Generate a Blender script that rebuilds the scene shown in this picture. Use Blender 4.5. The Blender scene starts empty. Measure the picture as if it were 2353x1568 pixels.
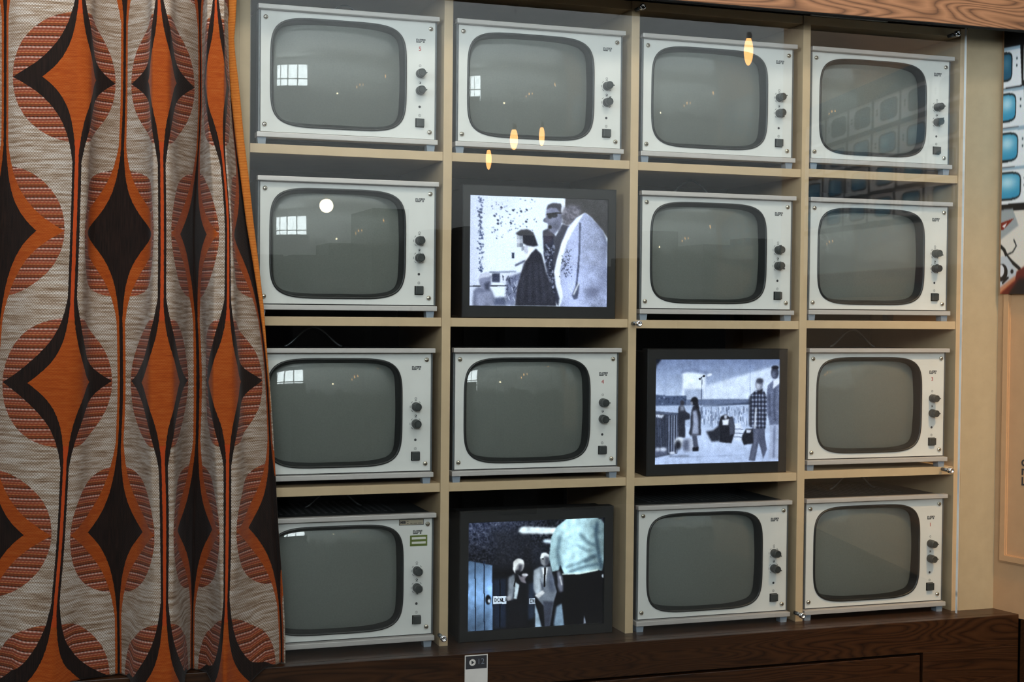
import bpy, bmesh, math, random
import numpy as np
from mathutils import Vector, Matrix

random.seed(7)
RNG = np.random.default_rng(11)
C = bpy.context.scene.collection
ZO = 1.43                      # world height of the display's reference level (middle shelf top)
PI = math.pi

# ------------------------------------------------------------------ camera
F_PX = 3268.0
CAM = np.array([-0.8009041, -2.8210441, 0.01792849])
RX, RY, RZ = 0.02304, -0.32593, 0.00235


def _rot(rx, ry, rz):
    cx, sx, cy, sy, cz, sz = math.cos(rx), math.sin(rx), math.cos(ry), math.sin(ry), math.cos(rz), math.sin(rz)
    a = np.array([[1, 0, 0], [0, cx, -sx], [0, sx, cx]])
    b = np.array([[cy, 0, sy], [0, 1, 0], [-sy, 0, cy]])
    c = np.array([[cz, -sz, 0], [sz, cz, 0], [0, 0, 1]])
    return c @ b @ a


W2C = _rot(RX, RY, RZ) @ np.array([[1, 0, 0], [0, 0, -1], [0, 1, 0]], float)


def ray(u, v):
    return W2C.T @ np.array([(u - 1176.5) / F_PX, (v - 784) / F_PX, 1.0])


def on_y(u, v, y):
    d = ray(u, v)
    return CAM + d * ((y - CAM[1]) / d[1])


def col_x(px, y, z):
    """world x of the point at depth y and height z that is seen in picture column px"""
    k = (px - 1176.5) / F_PX
    r0, r2 = W2C[0], W2C[2]
    a = r0 - k * r2
    return (a @ CAM - a[1] * y - a[2] * z) / a[0]


cam_data = bpy.data.cameras.new('camera')
cam_data.sensor_width = 36
cam_data.lens = F_PX / 2353 * 36
cam_data.clip_start = 0.05
cam = bpy.data.objects.new('camera', cam_data)
C.objects.link(cam)
m = Matrix.Identity(4)
for i in range(3):
    m[i][0], m[i][1], m[i][2] = W2C[0][i], -W2C[1][i], -W2C[2][i]
m[0][3], m[1][3], m[2][3] = CAM[0], CAM[1], CAM[2] + ZO
cam.matrix_world = m
bpy.context.scene.camera = cam


# ------------------------------------------------------------------ materials
def s2l(c):
    return tuple(((x / 255) / 12.92 if x / 255 <= 0.04045 else ((x / 255 + 0.055) / 1.055) ** 2.4) for x in c)


class NT:
    """tiny helper to write node graphs as expressions"""

    def __init__(self, name):
        self.m = bpy.data.materials.new(name)
        self.m.use_nodes = True
        self.t = self.m.node_tree
        self.n = self.t.nodes
        self.b = self.n['Principled BSDF']

    def link(self, a, b):
        self.t.links.new(a, b)

    def put(self, sock, v):
        if isinstance(v, bpy.types.NodeSocket):
            self.link(v, sock)
        else:
            if isinstance(v, tuple) and len(v) == 3 and sock.type == 'RGBA':
                v = v + (1,)
            sock.default_value = v

    def math(self, op, a, b=None, c=None, clamp=False):
        nd = self.n.new('ShaderNodeMath')
        nd.operation = op
        nd.use_clamp = clamp
        for i, v in enumerate((a, b, c)):
            if v is not None:
                self.put(nd.inputs[i], v)
        return nd.outputs[0]

    def mix(self, f, a, b, mode='MIX'):
        nd = self.n.new('ShaderNodeMix')
        nd.data_type = 'RGBA'
        nd.blend_type = mode
        self.put(nd.inputs[0], f)
        self.put(nd.inputs[6], a)
        self.put(nd.inputs[7], b)
        return nd.outputs[2]

    def coords(self, kind='Object'):
        return self.n.new('ShaderNodeTexCoord').outputs[kind]

    def mapping(self, vec, scale=(1, 1, 1), loc=(0, 0, 0), rot=(0, 0, 0)):
        nd = self.n.new('ShaderNodeMapping')
        self.link(vec, nd.inputs[0])
        nd.inputs['Scale'].default_value = scale
        nd.inputs['Location'].default_value = loc
        nd.inputs['Rotation'].default_value = rot
        return nd.outputs[0]

    def noise(self, vec, scale=5, detail=3, rough=0.5, dist=0.0):
        nd = self.n.new('ShaderNodeTexNoise')
        self.link(vec, nd.inputs['Vector'])
        nd.inputs['Scale'].default_value = scale
        nd.inputs['Detail'].default_value = detail
        nd.inputs['Roughness'].default_value = rough
        nd.inputs['Distortion'].default_value = dist
        return nd.outputs[0]

    def ramp(self, f, stops, interp='LINEAR'):
        nd = self.n.new('ShaderNodeValToRGB')
        nd.color_ramp.interpolation = interp
        el = nd.color_ramp.elements
        while len(el) < len(stops):
            el.new(0.5)
        for e, (p, c) in zip(el, stops):
            e.position = p
            e.color = tuple(c) + (1,) if len(c) == 3 else c
        self.link(f, nd.inputs[0])
        return nd.outputs[0]

    def bump(self, h, strength=0.2, dist=0.001):
        nd = self.n.new('ShaderNodeBump')
        nd.inputs['Strength'].default_value = strength
        nd.inputs['Distance'].default_value = dist
        self.link(h, nd.inputs['Height'])
        self.link(nd.outputs[0], self.b.inputs['Normal'])

    def set(self, color=None, rough=None, metal=None, spec=None):
        if color is not None:
            self.put(self.b.inputs['Base Color'], color)
        if rough is not None:
            self.put(self.b.inputs['Roughness'], rough)
        if metal is not None:
            self.put(self.b.inputs['Metallic'], metal)
        if spec is not None:
            self.put(self.b.inputs['Specular IOR Level'], spec)
        return self.m


def mottled(name, col, rough=0.5, metal=0.0, amt=0.08, scale=30, spec=0.5, stretch=(1, 1, 1), bump=0.0):
    t = NT(name)
    v = t.mapping(t.coords(), scale=stretch)
    n = t.noise(v, scale, 4, 0.6)
    dark = tuple(c * (1 - amt) for c in col)
    lite = tuple(min(1, c * (1 + amt)) for c in col)
    c = t.ramp(n, [(0.3, dark), (0.7, lite)])
    if bump:
        t.bump(t.noise(v, scale * 14, 2, 0.5), bump, 0.0006)
    return t.set(c, rough, metal, spec)


def emissive(name, col, strength):
    t = NT(name)
    t.set((0, 0, 0), 0.5)
    t.put(t.b.inputs['Emission Color'], col)
    t.b.inputs['Emission Strength'].default_value = strength
    return t.m


def wood(name, light, mid, dark, rough=0.4, scale=1.0, spec=0.4):
    """long-grained veneer: cathedral figure from distorted rings stretched along x"""
    t = NT(name)
    co = t.coords()
    v = t.mapping(co, scale=(0.55 * scale, 3.0 * scale, 6.0 * scale))
    big = t.noise(v, 1.6, 2, 0.45, 0.5)
    wob = t.noise(t.mapping(co, scale=(4 * scale, 20 * scale, 40 * scale)), 1.0, 2, 0.5)
    rings = t.math('FRACT', t.math('ADD', t.math('MULTIPLY', big, 46.0), t.math('MULTIPLY', wob, 0.9)))
    rings = t.math('POWER', t.math('ABSOLUTE', t.math('SUBTRACT', t.math('MULTIPLY', rings, 2.0), 1.0)), 0.7)
    fine = t.noise(t.mapping(co, scale=(7 * scale, 80 * scale, 260 * scale)), 2.0, 3, 0.65)
    f = t.math('ADD', t.math('MULTIPLY', rings, 0.58), t.math('MULTIPLY', fine, 0.44))
    c = t.ramp(f, [(0.18, dark), (0.46, mid), (0.85, light)])
    t.bump(f, 0.12, 0.0006)
    return t.set(c, rough, 0, spec)


M = {}
M['beige'] = mottled('beige_laminate', (0.58, 0.425, 0.265), 0.5, amt=0.05, scale=18, bump=0.05)
M['pil'] = mottled('olive_beige_paint', (0.39, 0.318, 0.200), 0.55, amt=0.05, scale=25, bump=0.12)
M['wallR'] = mottled('warm_beige_paint', (0.50, 0.31, 0.165), 0.55, amt=0.04, scale=25, bump=0.1)
M['black_back'] = mottled('black_board', (0.012, 0.012, 0.013), 0.8, amt=0.2)
M['panel'] = mottled('pale_grey_lacquer', (0.72, 0.715, 0.70), 0.42, amt=0.035, scale=14, bump=0.04)
M['rail'] = mottled('brushed_aluminium', (0.56, 0.52, 0.505), 0.42, metal=0.25, amt=0.06, scale=40, stretch=(0.3, 8, 8))
M['housing'] = mottled('dark_grey_steel', (0.028, 0.031, 0.034), 0.5, amt=0.15)
M['edge'] = mottled('grey_side_profile', (0.11, 0.12, 0.13), 0.4, metal=0.3, amt=0.1)
M['bezel'] = mottled('black_rubber_mask', (0.012, 0.013, 0.014), 0.38, amt=0.15)
M['knob'] = mottled('dark_grey_plastic', (0.035, 0.04, 0.04), 0.4, amt=0.1)
M['foot'] = mottled('blue_grey_plastic', (0.25, 0.29, 0.35), 0.4, amt=0.05)
M['screw'] = mottled('nickel_screw', (0.55, 0.5, 0.42), 0.25, metal=1.0, amt=0.1)
M['slot'] = mottled('dark_slot', (0.03, 0.025, 0.02), 0.6)
M['print'] = mottled('black_print', (0.03, 0.03, 0.035), 0.5)
M['printlite'] = mottled('pale_print', (0.6, 0.62, 0.62), 0.5)
M['red'] = mottled('red_print', (0.45, 0.02, 0.02), 0.5)
M['white'] = mottled('white_paper', (0.68, 0.66, 0.62), 0.6, amt=0.04)
M['green'] = mottled('green_label', (0.10, 0.14, 0.015), 0.5)
M['tan'] = mottled('tan_label', (0.42, 0.36, 0.27), 0.5)
M['wire'] = mottled('dull_steel_wire', (0.13, 0.14, 0.15), 0.35, metal=0.6)
M['lcd'] = mottled('black_monitor_plastic', (0.010, 0.010, 0.011), 0.45, amt=0.15)
M['chrome'] = mottled('polished_chrome', (0.78, 0.79, 0.8), 0.12, metal=1.0, amt=0.03)
M['walnut'] = wood('walnut_veneer', s2l((168, 120, 86)), s2l((132, 92, 64)), s2l((80, 53, 37)), 0.5)
M['walnut_dark'] = wood('dark_walnut_veneer', s2l((62, 38, 20)), s2l((48, 28, 14)), s2l((28, 16, 8)), 0.32, 1.3, 0.35)
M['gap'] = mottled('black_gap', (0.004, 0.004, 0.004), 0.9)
M['plaster'] = mottled('white_plaster', (0.78, 0.78, 0.76), 0.7, amt=0.02)
M['panelling'] = mottled('dark_panelling', (0.02, 0.018, 0.016), 0.6, amt=0.2)
M['floor'] = mottled('grey_floor', (0.12, 0.11, 0.1), 0.4, amt=0.1)
M['lamp_metal'] = mottled('lamp_metal', (0.05, 0.05, 0.05), 0.4, metal=0.5)
M['bulb'] = emissive('warm_bulb', (1.0, 0.50, 0.17), 22)
M['globe'] = emissive('warm_globe', (1.0, 0.84, 0.55), 34)
M['hem'] = None

# tube glass: grey phosphor under clear curved glass
t = NT('crt_glass')
n_ = t.noise(t.coords(), 420, 3, 0.7)
t.set(t.ramp(n_, [(0.3, (0.120, 0.130, 0.120)), (0.7, (0.145, 0.156, 0.144))]), 0.55, 0, 0.2)
t.b.inputs['Coat Weight'].default_value = 1.0
t.b.inputs['Coat Roughness'].default_value = 0.03
t.b.inputs['Coat IOR'].default_value = 1.5
M['crt'] = t.m

# flat clear pane: fresnel mirror over a see-through sheet (front side counts both surfaces)
t = NT('clear_glass')
t.n.remove(t.b)
fr = t.n.new('ShaderNodeFresnel')
fr.inputs['IOR'].default_value = 1.5
geo = t.n.new('ShaderNodeNewGeometry')
fac = t.math('MULTIPLY', t.math('MULTIPLY', fr.outputs[0], 1.9), t.math('SUBTRACT', 1.0, geo.outputs['Backfacing']), clamp=True)
tr = t.n.new('ShaderNodeBsdfTransparent')
tr.inputs[0].default_value = (0.97, 0.985, 0.975, 1)
gl = t.n.new('ShaderNodeBsdfGlossy')
gl.inputs['Roughness'].default_value = 0.004
mx = t.n.new('ShaderNodeMixShader')
t.link(fac, mx.inputs[0])
t.link(tr.outputs[0], mx.inputs[1])
t.link(gl.outputs[0], mx.inputs[2])
t.link(mx.outputs[0], t.n['Material Output'].inputs[0])
M['pane'] = t.m
t = NT('polished_glass_edge')
e_ = t.noise(t.mapping(t.coords(), scale=(1, 1, 9)), 1.3, 2, 0.5)
t.set(t.ramp(e_, [(0.24, (0.05, 0.07, 0.07)), (0.28, (0.9, 0.94, 0.96)), (1, (0.9, 0.93, 0.95))]), 0.2, 0, 0.8)  # near-white with dark breaks: daylight reflections put into the edge colour
M['pane_edge'] = t.m


def vcol_mat(name, emit):
    """picture stored as a colour attribute on a fine grid"""
    t = NT(name)
    a = t.n.new('ShaderNodeVertexColor')
    a.layer_name = 'picture'
    if emit:
        t.set((0.004, 0.004, 0.005), 0.25, 0, 0.3)
        t.link(a.outputs[0], t.b.inputs['Emission Color'])
        t.b.inputs['Emission Strength'].default_value = emit
    else:
        t.set(a.outputs[0], 0.3)
    return t.m


M['footage'] = vcol_mat('screen_footage', 1.5)
M['photo_print'] = vcol_mat('photo_print', 0)


# ------------------------------------------------------------------ object helpers
def obj(name, bm, mats, parent=None, smooth=False, loc=None):
    me = bpy.data.meshes.new(name)
    bmesh.ops.recalc_face_normals(bm, faces=bm.faces)
    bm.to_mesh(me)
    bm.free()
    return obj_me(name, me, mats, parent, smooth, loc)


def obj_me(name, me, mats=None, parent=None, smooth=False, loc=None):
    if mats is not None:
        for mm in (mats if isinstance(mats, (list, tuple)) else [mats]):
            me.materials.append(mm)
    if smooth:
        for p in me.polygons:
            p.use_smooth = True
    o = bpy.data.objects.new(name, me)
    C.objects.link(o)
    if parent:
        o.parent = parent
    if loc:
        o.location = loc
    return o


def empty(name, loc, label, cat, group=None, rotz=0):
    o = bpy.data.objects.new(name, None)
    C.objects.link(o)
    o.location = loc
    o.rotation_euler = (0, 0, rotz)
    o.empty_display_size = 0.05
    return tag(o, label, cat, group)


def tag(o, label, cat, group=None):
    o['label'] = label
    o['category'] = cat
    if group:
        o['group'] = group
    return o


def struct(o):
    o['kind'] = 'structure'
    return o


def box(bm, x0, x1, y0, y1, z0, z1, mi=0, bev=0.0):
    r = bmesh.ops.create_cube(bm, size=1)
    vs = r['verts']
    for v in vs:
        v.co = Vector(((x0 + x1) / 2 + v.co.x * (x1 - x0), (y0 + y1) / 2 + v.co.y * (y1 - y0), (z0 + z1) / 2 + v.co.z * (z1 - z0)))
    fs = {f for v in vs for f in v.link_faces}
    for f in fs:
        f.material_index = mi
    if bev:
        es = list({e for v in vs for e in v.link_edges})
        rr = bmesh.ops.bevel(bm, geom=es, offset=bev, segments=2, profile=0.6, affect='EDGES')
        for f in rr['faces']:
            f.material_index = mi
    return vs


def loops(bm, rings, mi=0, cap_start=False, cap_end=False, closed=True):
    vr = [[bm.verts.new(p) for p in r] for r in rings]
    n = len(vr[0])
    for a, b in zip(vr[:-1], vr[1:]):
        for i in range(n if closed else n - 1):
            f = bm.faces.new((a[i], a[(i + 1) % n], b[(i + 1) % n], b[i]))
            f.material_index = mi
    if cap_start:
        bm.faces.new(vr[0]).material_index = mi
    if cap_end:
        bm.faces.new(list(reversed(vr[-1]))).material_index = mi
    return vr


def lathe_y(bm, prof, cx=0, cz=0, n=28, mi=0, cap=True):
    """profile of (radius, y) turned about the y axis"""
    rings = [[Vector((cx + r * math.cos(2 * PI * k / n), y, cz + r * math.sin(2 * PI * k / n))) for k in range(n)] for r, y in prof]
    return loops(bm, rings, mi, cap, cap)


def tube(bm, pts, r, n=10, mi=0):
    pts = [Vector(p) for p in pts]
    rings = []
    for i, p in enumerate(pts):
        d = (pts[min(i + 1, len(pts) - 1)] - pts[max(i - 1, 0)]).normalized()
        a = d.cross(Vector((0, 1, 0.013))).normalized()
        b = d.cross(a)
        rings.append([p + a * r * math.cos(2 * PI * k / n) + b * r * math.sin(2 * PI * k / n) for k in range(n)])
    loops(bm, rings, mi, True, True)


def text_mesh(s, size, offset=0.0, extrude=0.0002, align='CENTER'):
    cu = bpy.data.curves.new('lettering', 'FONT')
    cu.body = s
    cu.size = size
    cu.offset = offset
    cu.extrude = extrude
    cu.align_x = align
    cu.align_y = 'CENTER'
    cu.resolution_u = 3
    o = bpy.data.objects.new('lettering', cu)
    C.objects.link(o)
    dg = bpy.context.evaluated_depsgraph_get()
    me = bpy.data.meshes.new_from_object(o.evaluated_get(dg))
    bpy.data.objects.remove(o)
    return me


def add_text(bm, s, size, x, y, z, mi=0, offset=0.0, sx=1.0, ext=0.0002):
    """text in the xz plane facing -y"""
    me = text_mesh(s, size, offset, ext)
    me.transform(Matrix.Translation((x, y, z)) @ Matrix.Rotation(PI / 2, 4, 'X') @ Matrix.Diagonal((sx, 1, 1, 1)))
    for p in me.polygons:
        p.material_index = mi
    tmp = bmesh.new()
    tmp.from_mesh(me)
    for f in tmp.faces:
        f.material_index = mi
    me2 = bpy.data.meshes.new('t')
    tmp.to_mesh(me2)
    tmp.free()
    bm.from_mesh(me2)
    bpy.data.meshes.remove(me)
    bpy.data.meshes.remove(me2)


def Z(z):
    return z + ZO


# ------------------------------------------------------------------ painter for pictures
class Paint:
    def __init__(self, w, h, quad, bg):
        self.w, self.h = w, h
        s = (np.arange(w) + 0.5) / w
        r = (np.arange(h) + 0.5) / h
        S, R = np.meshgrid(s, r)
        tl, tr, br, bl = [np.array(q, float) for q in quad]
        P = ((1 - S) * (1 - R))[..., None] * tl + (S * (1 - R))[..., None] * tr + (S * R)[..., None] * br + ((1 - S) * R)[..., None] * bl
        self.X, self.Y = P[..., 0], P[..., 1]
        self.px = abs(tr[0] - tl[0]) / w
        self.a = np.ones((h, w, 3)) * np.array(bg, float)

    def blur(self, m, k):
        if k <= 0:
            return m
        k = int(max(1, round(k)))
        ker = np.ones(2 * k + 1) / (2 * k + 1)
        for _ in range(2):
            for ax in (0, 1):
                pad = [(0, 0)] * m.ndim
                pad[ax] = (k, k)
                q = np.pad(m, pad, mode='edge')
                out = np.zeros_like(m)
                for i in range(2 * k + 1):
                    sl = [slice(None)] * m.ndim
                    sl[ax] = slice(i, i + m.shape[ax])
                    out += q[tuple(sl)] * ker[i]
                m = out
        return m

    def pmask(self, pts):
        ins = np.zeros(self.X.shape, bool)
        n = len(pts)
        for i in range(n):
            x1, y1 = pts[i]
            x2, y2 = pts[(i + 1) % n]
            if y1 == y2:
                continue
            c = ((y1 > self.Y) != (y2 > self.Y)) & (self.X < (x2 - x1) * (self.Y - y1) / (y2 - y1) + x1)
            ins ^= c
        return ins.astype(float)

    def emask(self, cx, cy, rx, ry, ang=0):
        c, s = math.cos(ang), math.sin(ang)
        dx, dy = self.X - cx, self.Y - cy
        return ((((dx * c + dy * s) / rx) ** 2 + ((-dx * s + dy * c) / ry) ** 2) < 1).astype(float)

    def lmask(self, pts, wd):
        m = np.zeros(self.X.shape, bool)
        for (x1, y1), (x2, y2) in zip(pts[:-1], pts[1:]):
            L = (x2 - x1) ** 2 + (y2 - y1) ** 2 + 1e-9
            tt = np.clip(((self.X - x1) * (x2 - x1) + (self.Y - y1) * (y2 - y1)) / L, 0, 1)
            m |= ((self.X - x1 - tt * (x2 - x1)) ** 2 + (self.Y - y1 - tt * (y2 - y1)) ** 2) < (wd / 2) ** 2
        return m.astype(float)

    def put(self, mask, col, soft=1, alpha=1.0):
        mk = (self.blur(mask, soft) * alpha)[..., None]
        self.a = self.a * (1 - mk) + np.array(col, float) * mk

    def poly(self, pts, col, soft=1, alpha=1.0):
        self.put(self.pmask(pts), col, soft, alpha)

    def ell(self, cx, cy, rx, ry, col, soft=1, alpha=1.0, ang=0):
        self.put(self.emask(cx, cy, rx, ry, ang), col, soft, alpha)

    def line(self, pts, wd, col, soft=0, alpha=1.0):
        self.put(self.lmask(pts, wd), col, soft, alpha)

    def grain(self, amt, k=0, mask=None):
        n = RNG.normal(0, 1, (self.h, self.w))
        if k:
            n = self.blur(n, k)
            n /= n.std()
        if mask is not None:
            n = n * self.blur(mask, 1)
        self.a += (n * amt)[..., None]

    def shade(self, mask, fn, soft=1):
        mk = self.blur(mask, soft)[..., None]
        self.a = self.a * (1 - mk) + self.a * fn[..., None] * mk

    def grid(self, name, mat, place, parent, gain=1.0):
        """mesh grid; place(s, r) -> 3-D point for picture coordinates 0..1 (right, down)"""
        w, h = self.w, self.h
        lin = np.clip(self.a, 0, 255) / 255
        lin = np.where(lin <= 0.04045, lin / 12.92, ((lin + 0.055) / 1.055) ** 2.4) * gain
        s = np.linspace(0, 1, w)
        r = np.linspace(0, 1, h)
        co = np.array([place(a, b) for b in r for a in s], np.float32)
        me = bpy.data.meshes.new(name)
        idx = np.arange(w * h).reshape(h, w)
        f = np.stack([idx[:-1, :-1], idx[1:, :-1], idx[1:, 1:], idx[:-1, 1:]], -1).reshape(-1, 4)
        me.vertices.add(w * h)
        me.vertices.foreach_set('co', co.ravel())
        me.loops.add(len(f) * 4)
        me.loops.foreach_set('vertex_index', f.ravel().astype(np.int32))
        me.polygons.add(len(f))
        me.polygons.foreach_set('loop_start', np.arange(0, len(f) * 4, 4, dtype=np.int32))
        me.update(calc_edges=True)
        at = me.color_attributes.new('picture', 'FLOAT_COLOR', 'POINT')
        rgba = np.ones((w * h, 4), np.float32)
        rgba[:, :3] = lin.reshape(-1, 3)
        at.data.foreach_set('color', rgba.ravel())
        return obj_me(name, me, mat, parent)


# ================================================================== THE SETTING
TZ = -0.68          # sideboard top
GY = -0.027         # glass plane
SY = -0.075         # sideboard front
PY = -0.118         # pelmet face
PZ = 0.6645         # pelmet underside
WS = 0.21           # splay of the right-hand wall


def wall_x(y):
    return 1.366 + WS * (-y)


bm = bmesh.new(); box(bm, -6, 6.2, -7.6, 0.6, -0.1, 0)
struct(obj('floor', bm, M['floor']))
bm = bmesh.new(); box(bm, -6, 6.2, -7.6, 0.6, 4.20, 4.30)
struct(obj('ceiling', bm, M['plaster']))
bm = bmesh.new(); box(bm, -5.9, 1.5, 0.42, 0.55, 0, 4.20)
struct(obj('wall_back', bm, M['plaster']))
bm = bmesh.new(); box(bm, -5.9, -1.45, 0.0, 0.42, 0, 4.20)
struct(obj('wall_back_side', bm, M['plaster']))
# left wall with a window opening
wy0, wy1, wz0, wz1 = -6.0, -2.8, 1.9, 3.7
bm = bmesh.new()
box(bm, -5.6, -5.4, -7.6, wy0, 0, 4.20)
box(bm, -5.6, -5.4, wy1, 0.42, 0, 4.20)
box(bm, -5.6, -5.4, wy0, wy1, 0, wz0)
box(bm, -5.6, -5.4, wy0, wy1, wz1, 4.20)
struct(obj('wall_left', bm, M['plaster']))
bm = bmesh.new()
for k in range(6):
    y = wy0 + (wy1 - wy0) * k / 5
    box(bm, -5.52, -5.44, y - 0.035, y + 0.035, wz0, wz1)
for z in (wz0, 2.7, wz1):
    box(bm, -5.52, -5.44, wy0, wy1, z - 0.035, z + 0.035)
w = struct(obj('window_1', bm, M['panelling']))
# wall behind the viewer: a tall window high on the left, white plaster above dark panelling made up for the glass reflections
vx0, vx1, vz0, vz1 = -3.5, -0.85, 2.0, 3.75
bm = bmesh.new()
box(bm, -5.5, vx0, -7.4, -7.2, 0, 4.20)
box(bm, vx1, 6, -7.4, -7.2, 0, 4.20)
box(bm, vx0, vx1, -7.4, -7.2, 0, vz0)
box(bm, vx0, vx1, -7.4, -7.2, vz1, 4.20)
struct(obj('wall_front', bm, M['plaster']))
bm = bmesh.new()
for k in range(5):
    x = vx0 + (vx1 - vx0) * k / 4
    box(bm, x - 0.03, x + 0.03, -7.28, -7.22, vz0, vz1)
for z in (vz0, 2.75, vz1):
    box(bm, vx0, vx1, -7.28, -7.22, z - 0.03, z + 0.03)
struct(obj('window_2', bm, M['panelling']))
bm = bmesh.new()
hx = [random.uniform(1.75, 2.2) for _ in range(46)]
for k in range(46):
    x = -5.4 + k * 0.25
    box(bm, x, x + 0.25, -7.2, -7.12 + random.uniform(0, 0.6), 0, hx[k])  # unseen boxes, heights varied to break up the edge mirrored in the glass
struct(obj('trim_4', bm, M['panelling']))

bm = bmesh.new(); box(bm, -2.35, -2.25, -4.6, -0.9, 0, 2.0)
box(bm, -3.7, -0.55, -4.65, -4.55, 0, 2.15)
struct(obj('shade_partition', bm, M['panelling']))  # unseen screens added to keep window light off the lower rows

# pilasters flanking the shelves
bm = bmesh.new(); box(bm, 1.2685, 1.366, 0.0, 0.42, Z(TZ), Z(0.72))
struct(obj('trim_1', bm, M['pil']))
bm = bmesh.new(); box(bm, -1.45, -0.417, 0.0, 0.42, Z(TZ), Z(0.72))
struct(obj('trim_2', bm, M['pil']))
bm = bmesh.new(); box(bm, -1.45, 1.45, 0.0, 0.42, Z(0.72), 4.20)
struct(obj('wall_back_top', bm, M['plaster']))


# right-hand wall, splayed outward towards the room
def wall_prism(bm, y0, y1, z0, z1, off0, off1, mi=0):
    """slab along the splayed wall; off = distance out of the wall face (towards the room)"""
    nx, ny = -1 / math.hypot(1, WS), -WS / math.hypot(1, WS)
    pts = []
    for off in (off0, off1):
        for y in (y0, y1):
            for z in (z0, z1):
                pts.append(bm.verts.new((wall_x(y) + nx * off, y + ny * off, z)))
    a = pts
    for q in ((0, 1, 3, 2), (4, 5, 7, 6), (0, 1, 5, 4), (2, 3, 7, 6), (0, 2, 6, 4), (1, 3, 7, 5)):
        bm.faces.new([a[i] for i in q]).material_index = mi


def wall_hit(u, v):
    """(y, z) where the sight line of pixel (u, v) meets the right-hand wall"""
    d = ray(u, v)
    tt = (1.366 - WS * CAM[1] - CAM[0]) / (d[0] + WS * d[1])
    p = CAM + d * tt
    return p[1], p[2]


bm = bmesh.new(); wall_prism(bm, 0.0, -1.75, Z(TZ) - 0.01, 4.20, 0, -0.1)
struct(obj('wall_right', bm, M['wallR']))
bm = bmesh.new(); wall_prism(bm, -0.083, -1.75, 0, Z(TZ) - 0.012, 0.004, -0.1)
struct(obj('baseboard_right', bm, M['walnut_dark']))
bm = bmesh.new(); wall_prism(bm, 0.0, -0.30, 0.0, Z(TZ) - 0.013, -0.030, -0.09)
struct(obj('trim_5', bm, M['gap']))
# raised moulding frame on that wall
my0 = wall_hit(2303, 1000)[0]
mz0 = wall_hit(2316, 1284)[1]
bm = bmesh.new()
mw = 0.019
for in_, off in ((0.0, 0.004), (0.004, 0.008)):
    wall_prism(bm, my0 - in_, my0 - mw + in_ * 0.4, Z(mz0) - 0.010 + in_, Z(0.66) - in_, -0.002, off)
    wall_prism(bm, my0 - mw + in_ * 0.4, -1.70, Z(mz0) - 0.010 + in_, Z(mz0) + mw - 0.010 - in_ * 0.4, -0.002, off)
    wall_prism(bm, my0 - mw + in_ * 0.4, -1.70, Z(0.64) + in_ * 0.4, Z(0.66) - in_, -0.002, off)
struct(obj('trim_3', bm, M['wallR']))

# wooden pelmet above
bm = bmesh.new()
box(bm, -1.45, wall_x(PY) + 0.004, PY, PY + 0.020, Z(PZ), Z(1.05), 0, 0.002)
pel = obj('wooden_pelmet', bm, M['walnut'])
tag(pel, 'brown wood-grained pelmet board running above the glass front', 'pelmet')
bm = bmesh.new(); box(bm, -1.45, wall_x(PY) + 0.004, PY + 0.0015, PY + 0.020, Z(PZ) - 0.0012, Z(PZ) + 0.0005)  # black sheets added to paint shade on the pelmet's underside and back
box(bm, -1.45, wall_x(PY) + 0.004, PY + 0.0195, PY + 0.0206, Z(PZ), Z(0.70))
obj('underside_shade', bm, M['gap'], pel)
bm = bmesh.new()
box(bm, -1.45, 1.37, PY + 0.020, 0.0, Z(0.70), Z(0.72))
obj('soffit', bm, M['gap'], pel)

# ================================================================== SIDEBOARD
sb = empty('sideboard', (0.1, SY, 0), 'dark walnut sideboard carrying the shelves, with black shadow gaps', 'sideboard')


def sbo(name, bm, mat):
    o = obj(name, bm, mat, sb)
    o.matrix_parent_inverse = Matrix.Translation((-0.1, -SY, 0))
    return o


XL, XR = -1.43, 1.3805
bm = bmesh.new(); box(bm, XL, XR, SY + 0.0202, 0.405, Z(TZ) - 0.02, Z(TZ))
bm2 = bmesh.new()
sbo('top_board', bm, M['walnut_dark'])
box(bm2, XL, XR, SY, SY + 0.02, Z(-0.752), Z(TZ), 0, 0.0012)
sbo('apron', bm2, M['walnut_dark'])
bm = bmesh.new(); box(bm, 1.121, XR, SY, SY + 0.02, 0.06, Z(-0.7522), 0, 0.001)
sbo('side_stile', bm, M['walnut_dark'])
bm = bmesh.new(); box(bm, -0.2, 1.114, SY + 0.001, SY + 0.02, 0.06, Z(-0.758), 0, 0.0015)
sbo('door', bm, M['walnut_dark'])
bm = bmesh.new(); box(bm, XL, -0.207, SY + 0.001, SY + 0.02, 0.06, Z(-0.758), 0, 0.0015)
sbo('door', bm, M['walnut_dark'])
bm = bmesh.new(); box(bm, XL, 1.36, SY + 0.021, 0.40, 0.002, Z(TZ) - 0.021)
sbo('carcass', bm, M['gap'])

# small number card on the sideboard front
card = empty('number_card', (0.057, SY, Z(-0.70)), 'small white card with black header reading 12, on the sideboard front', 'label')


def local(o, x, y, z):
    o.matrix_parent_inverse = Matrix.Translation((-x, -y, -z))
    return o


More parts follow.
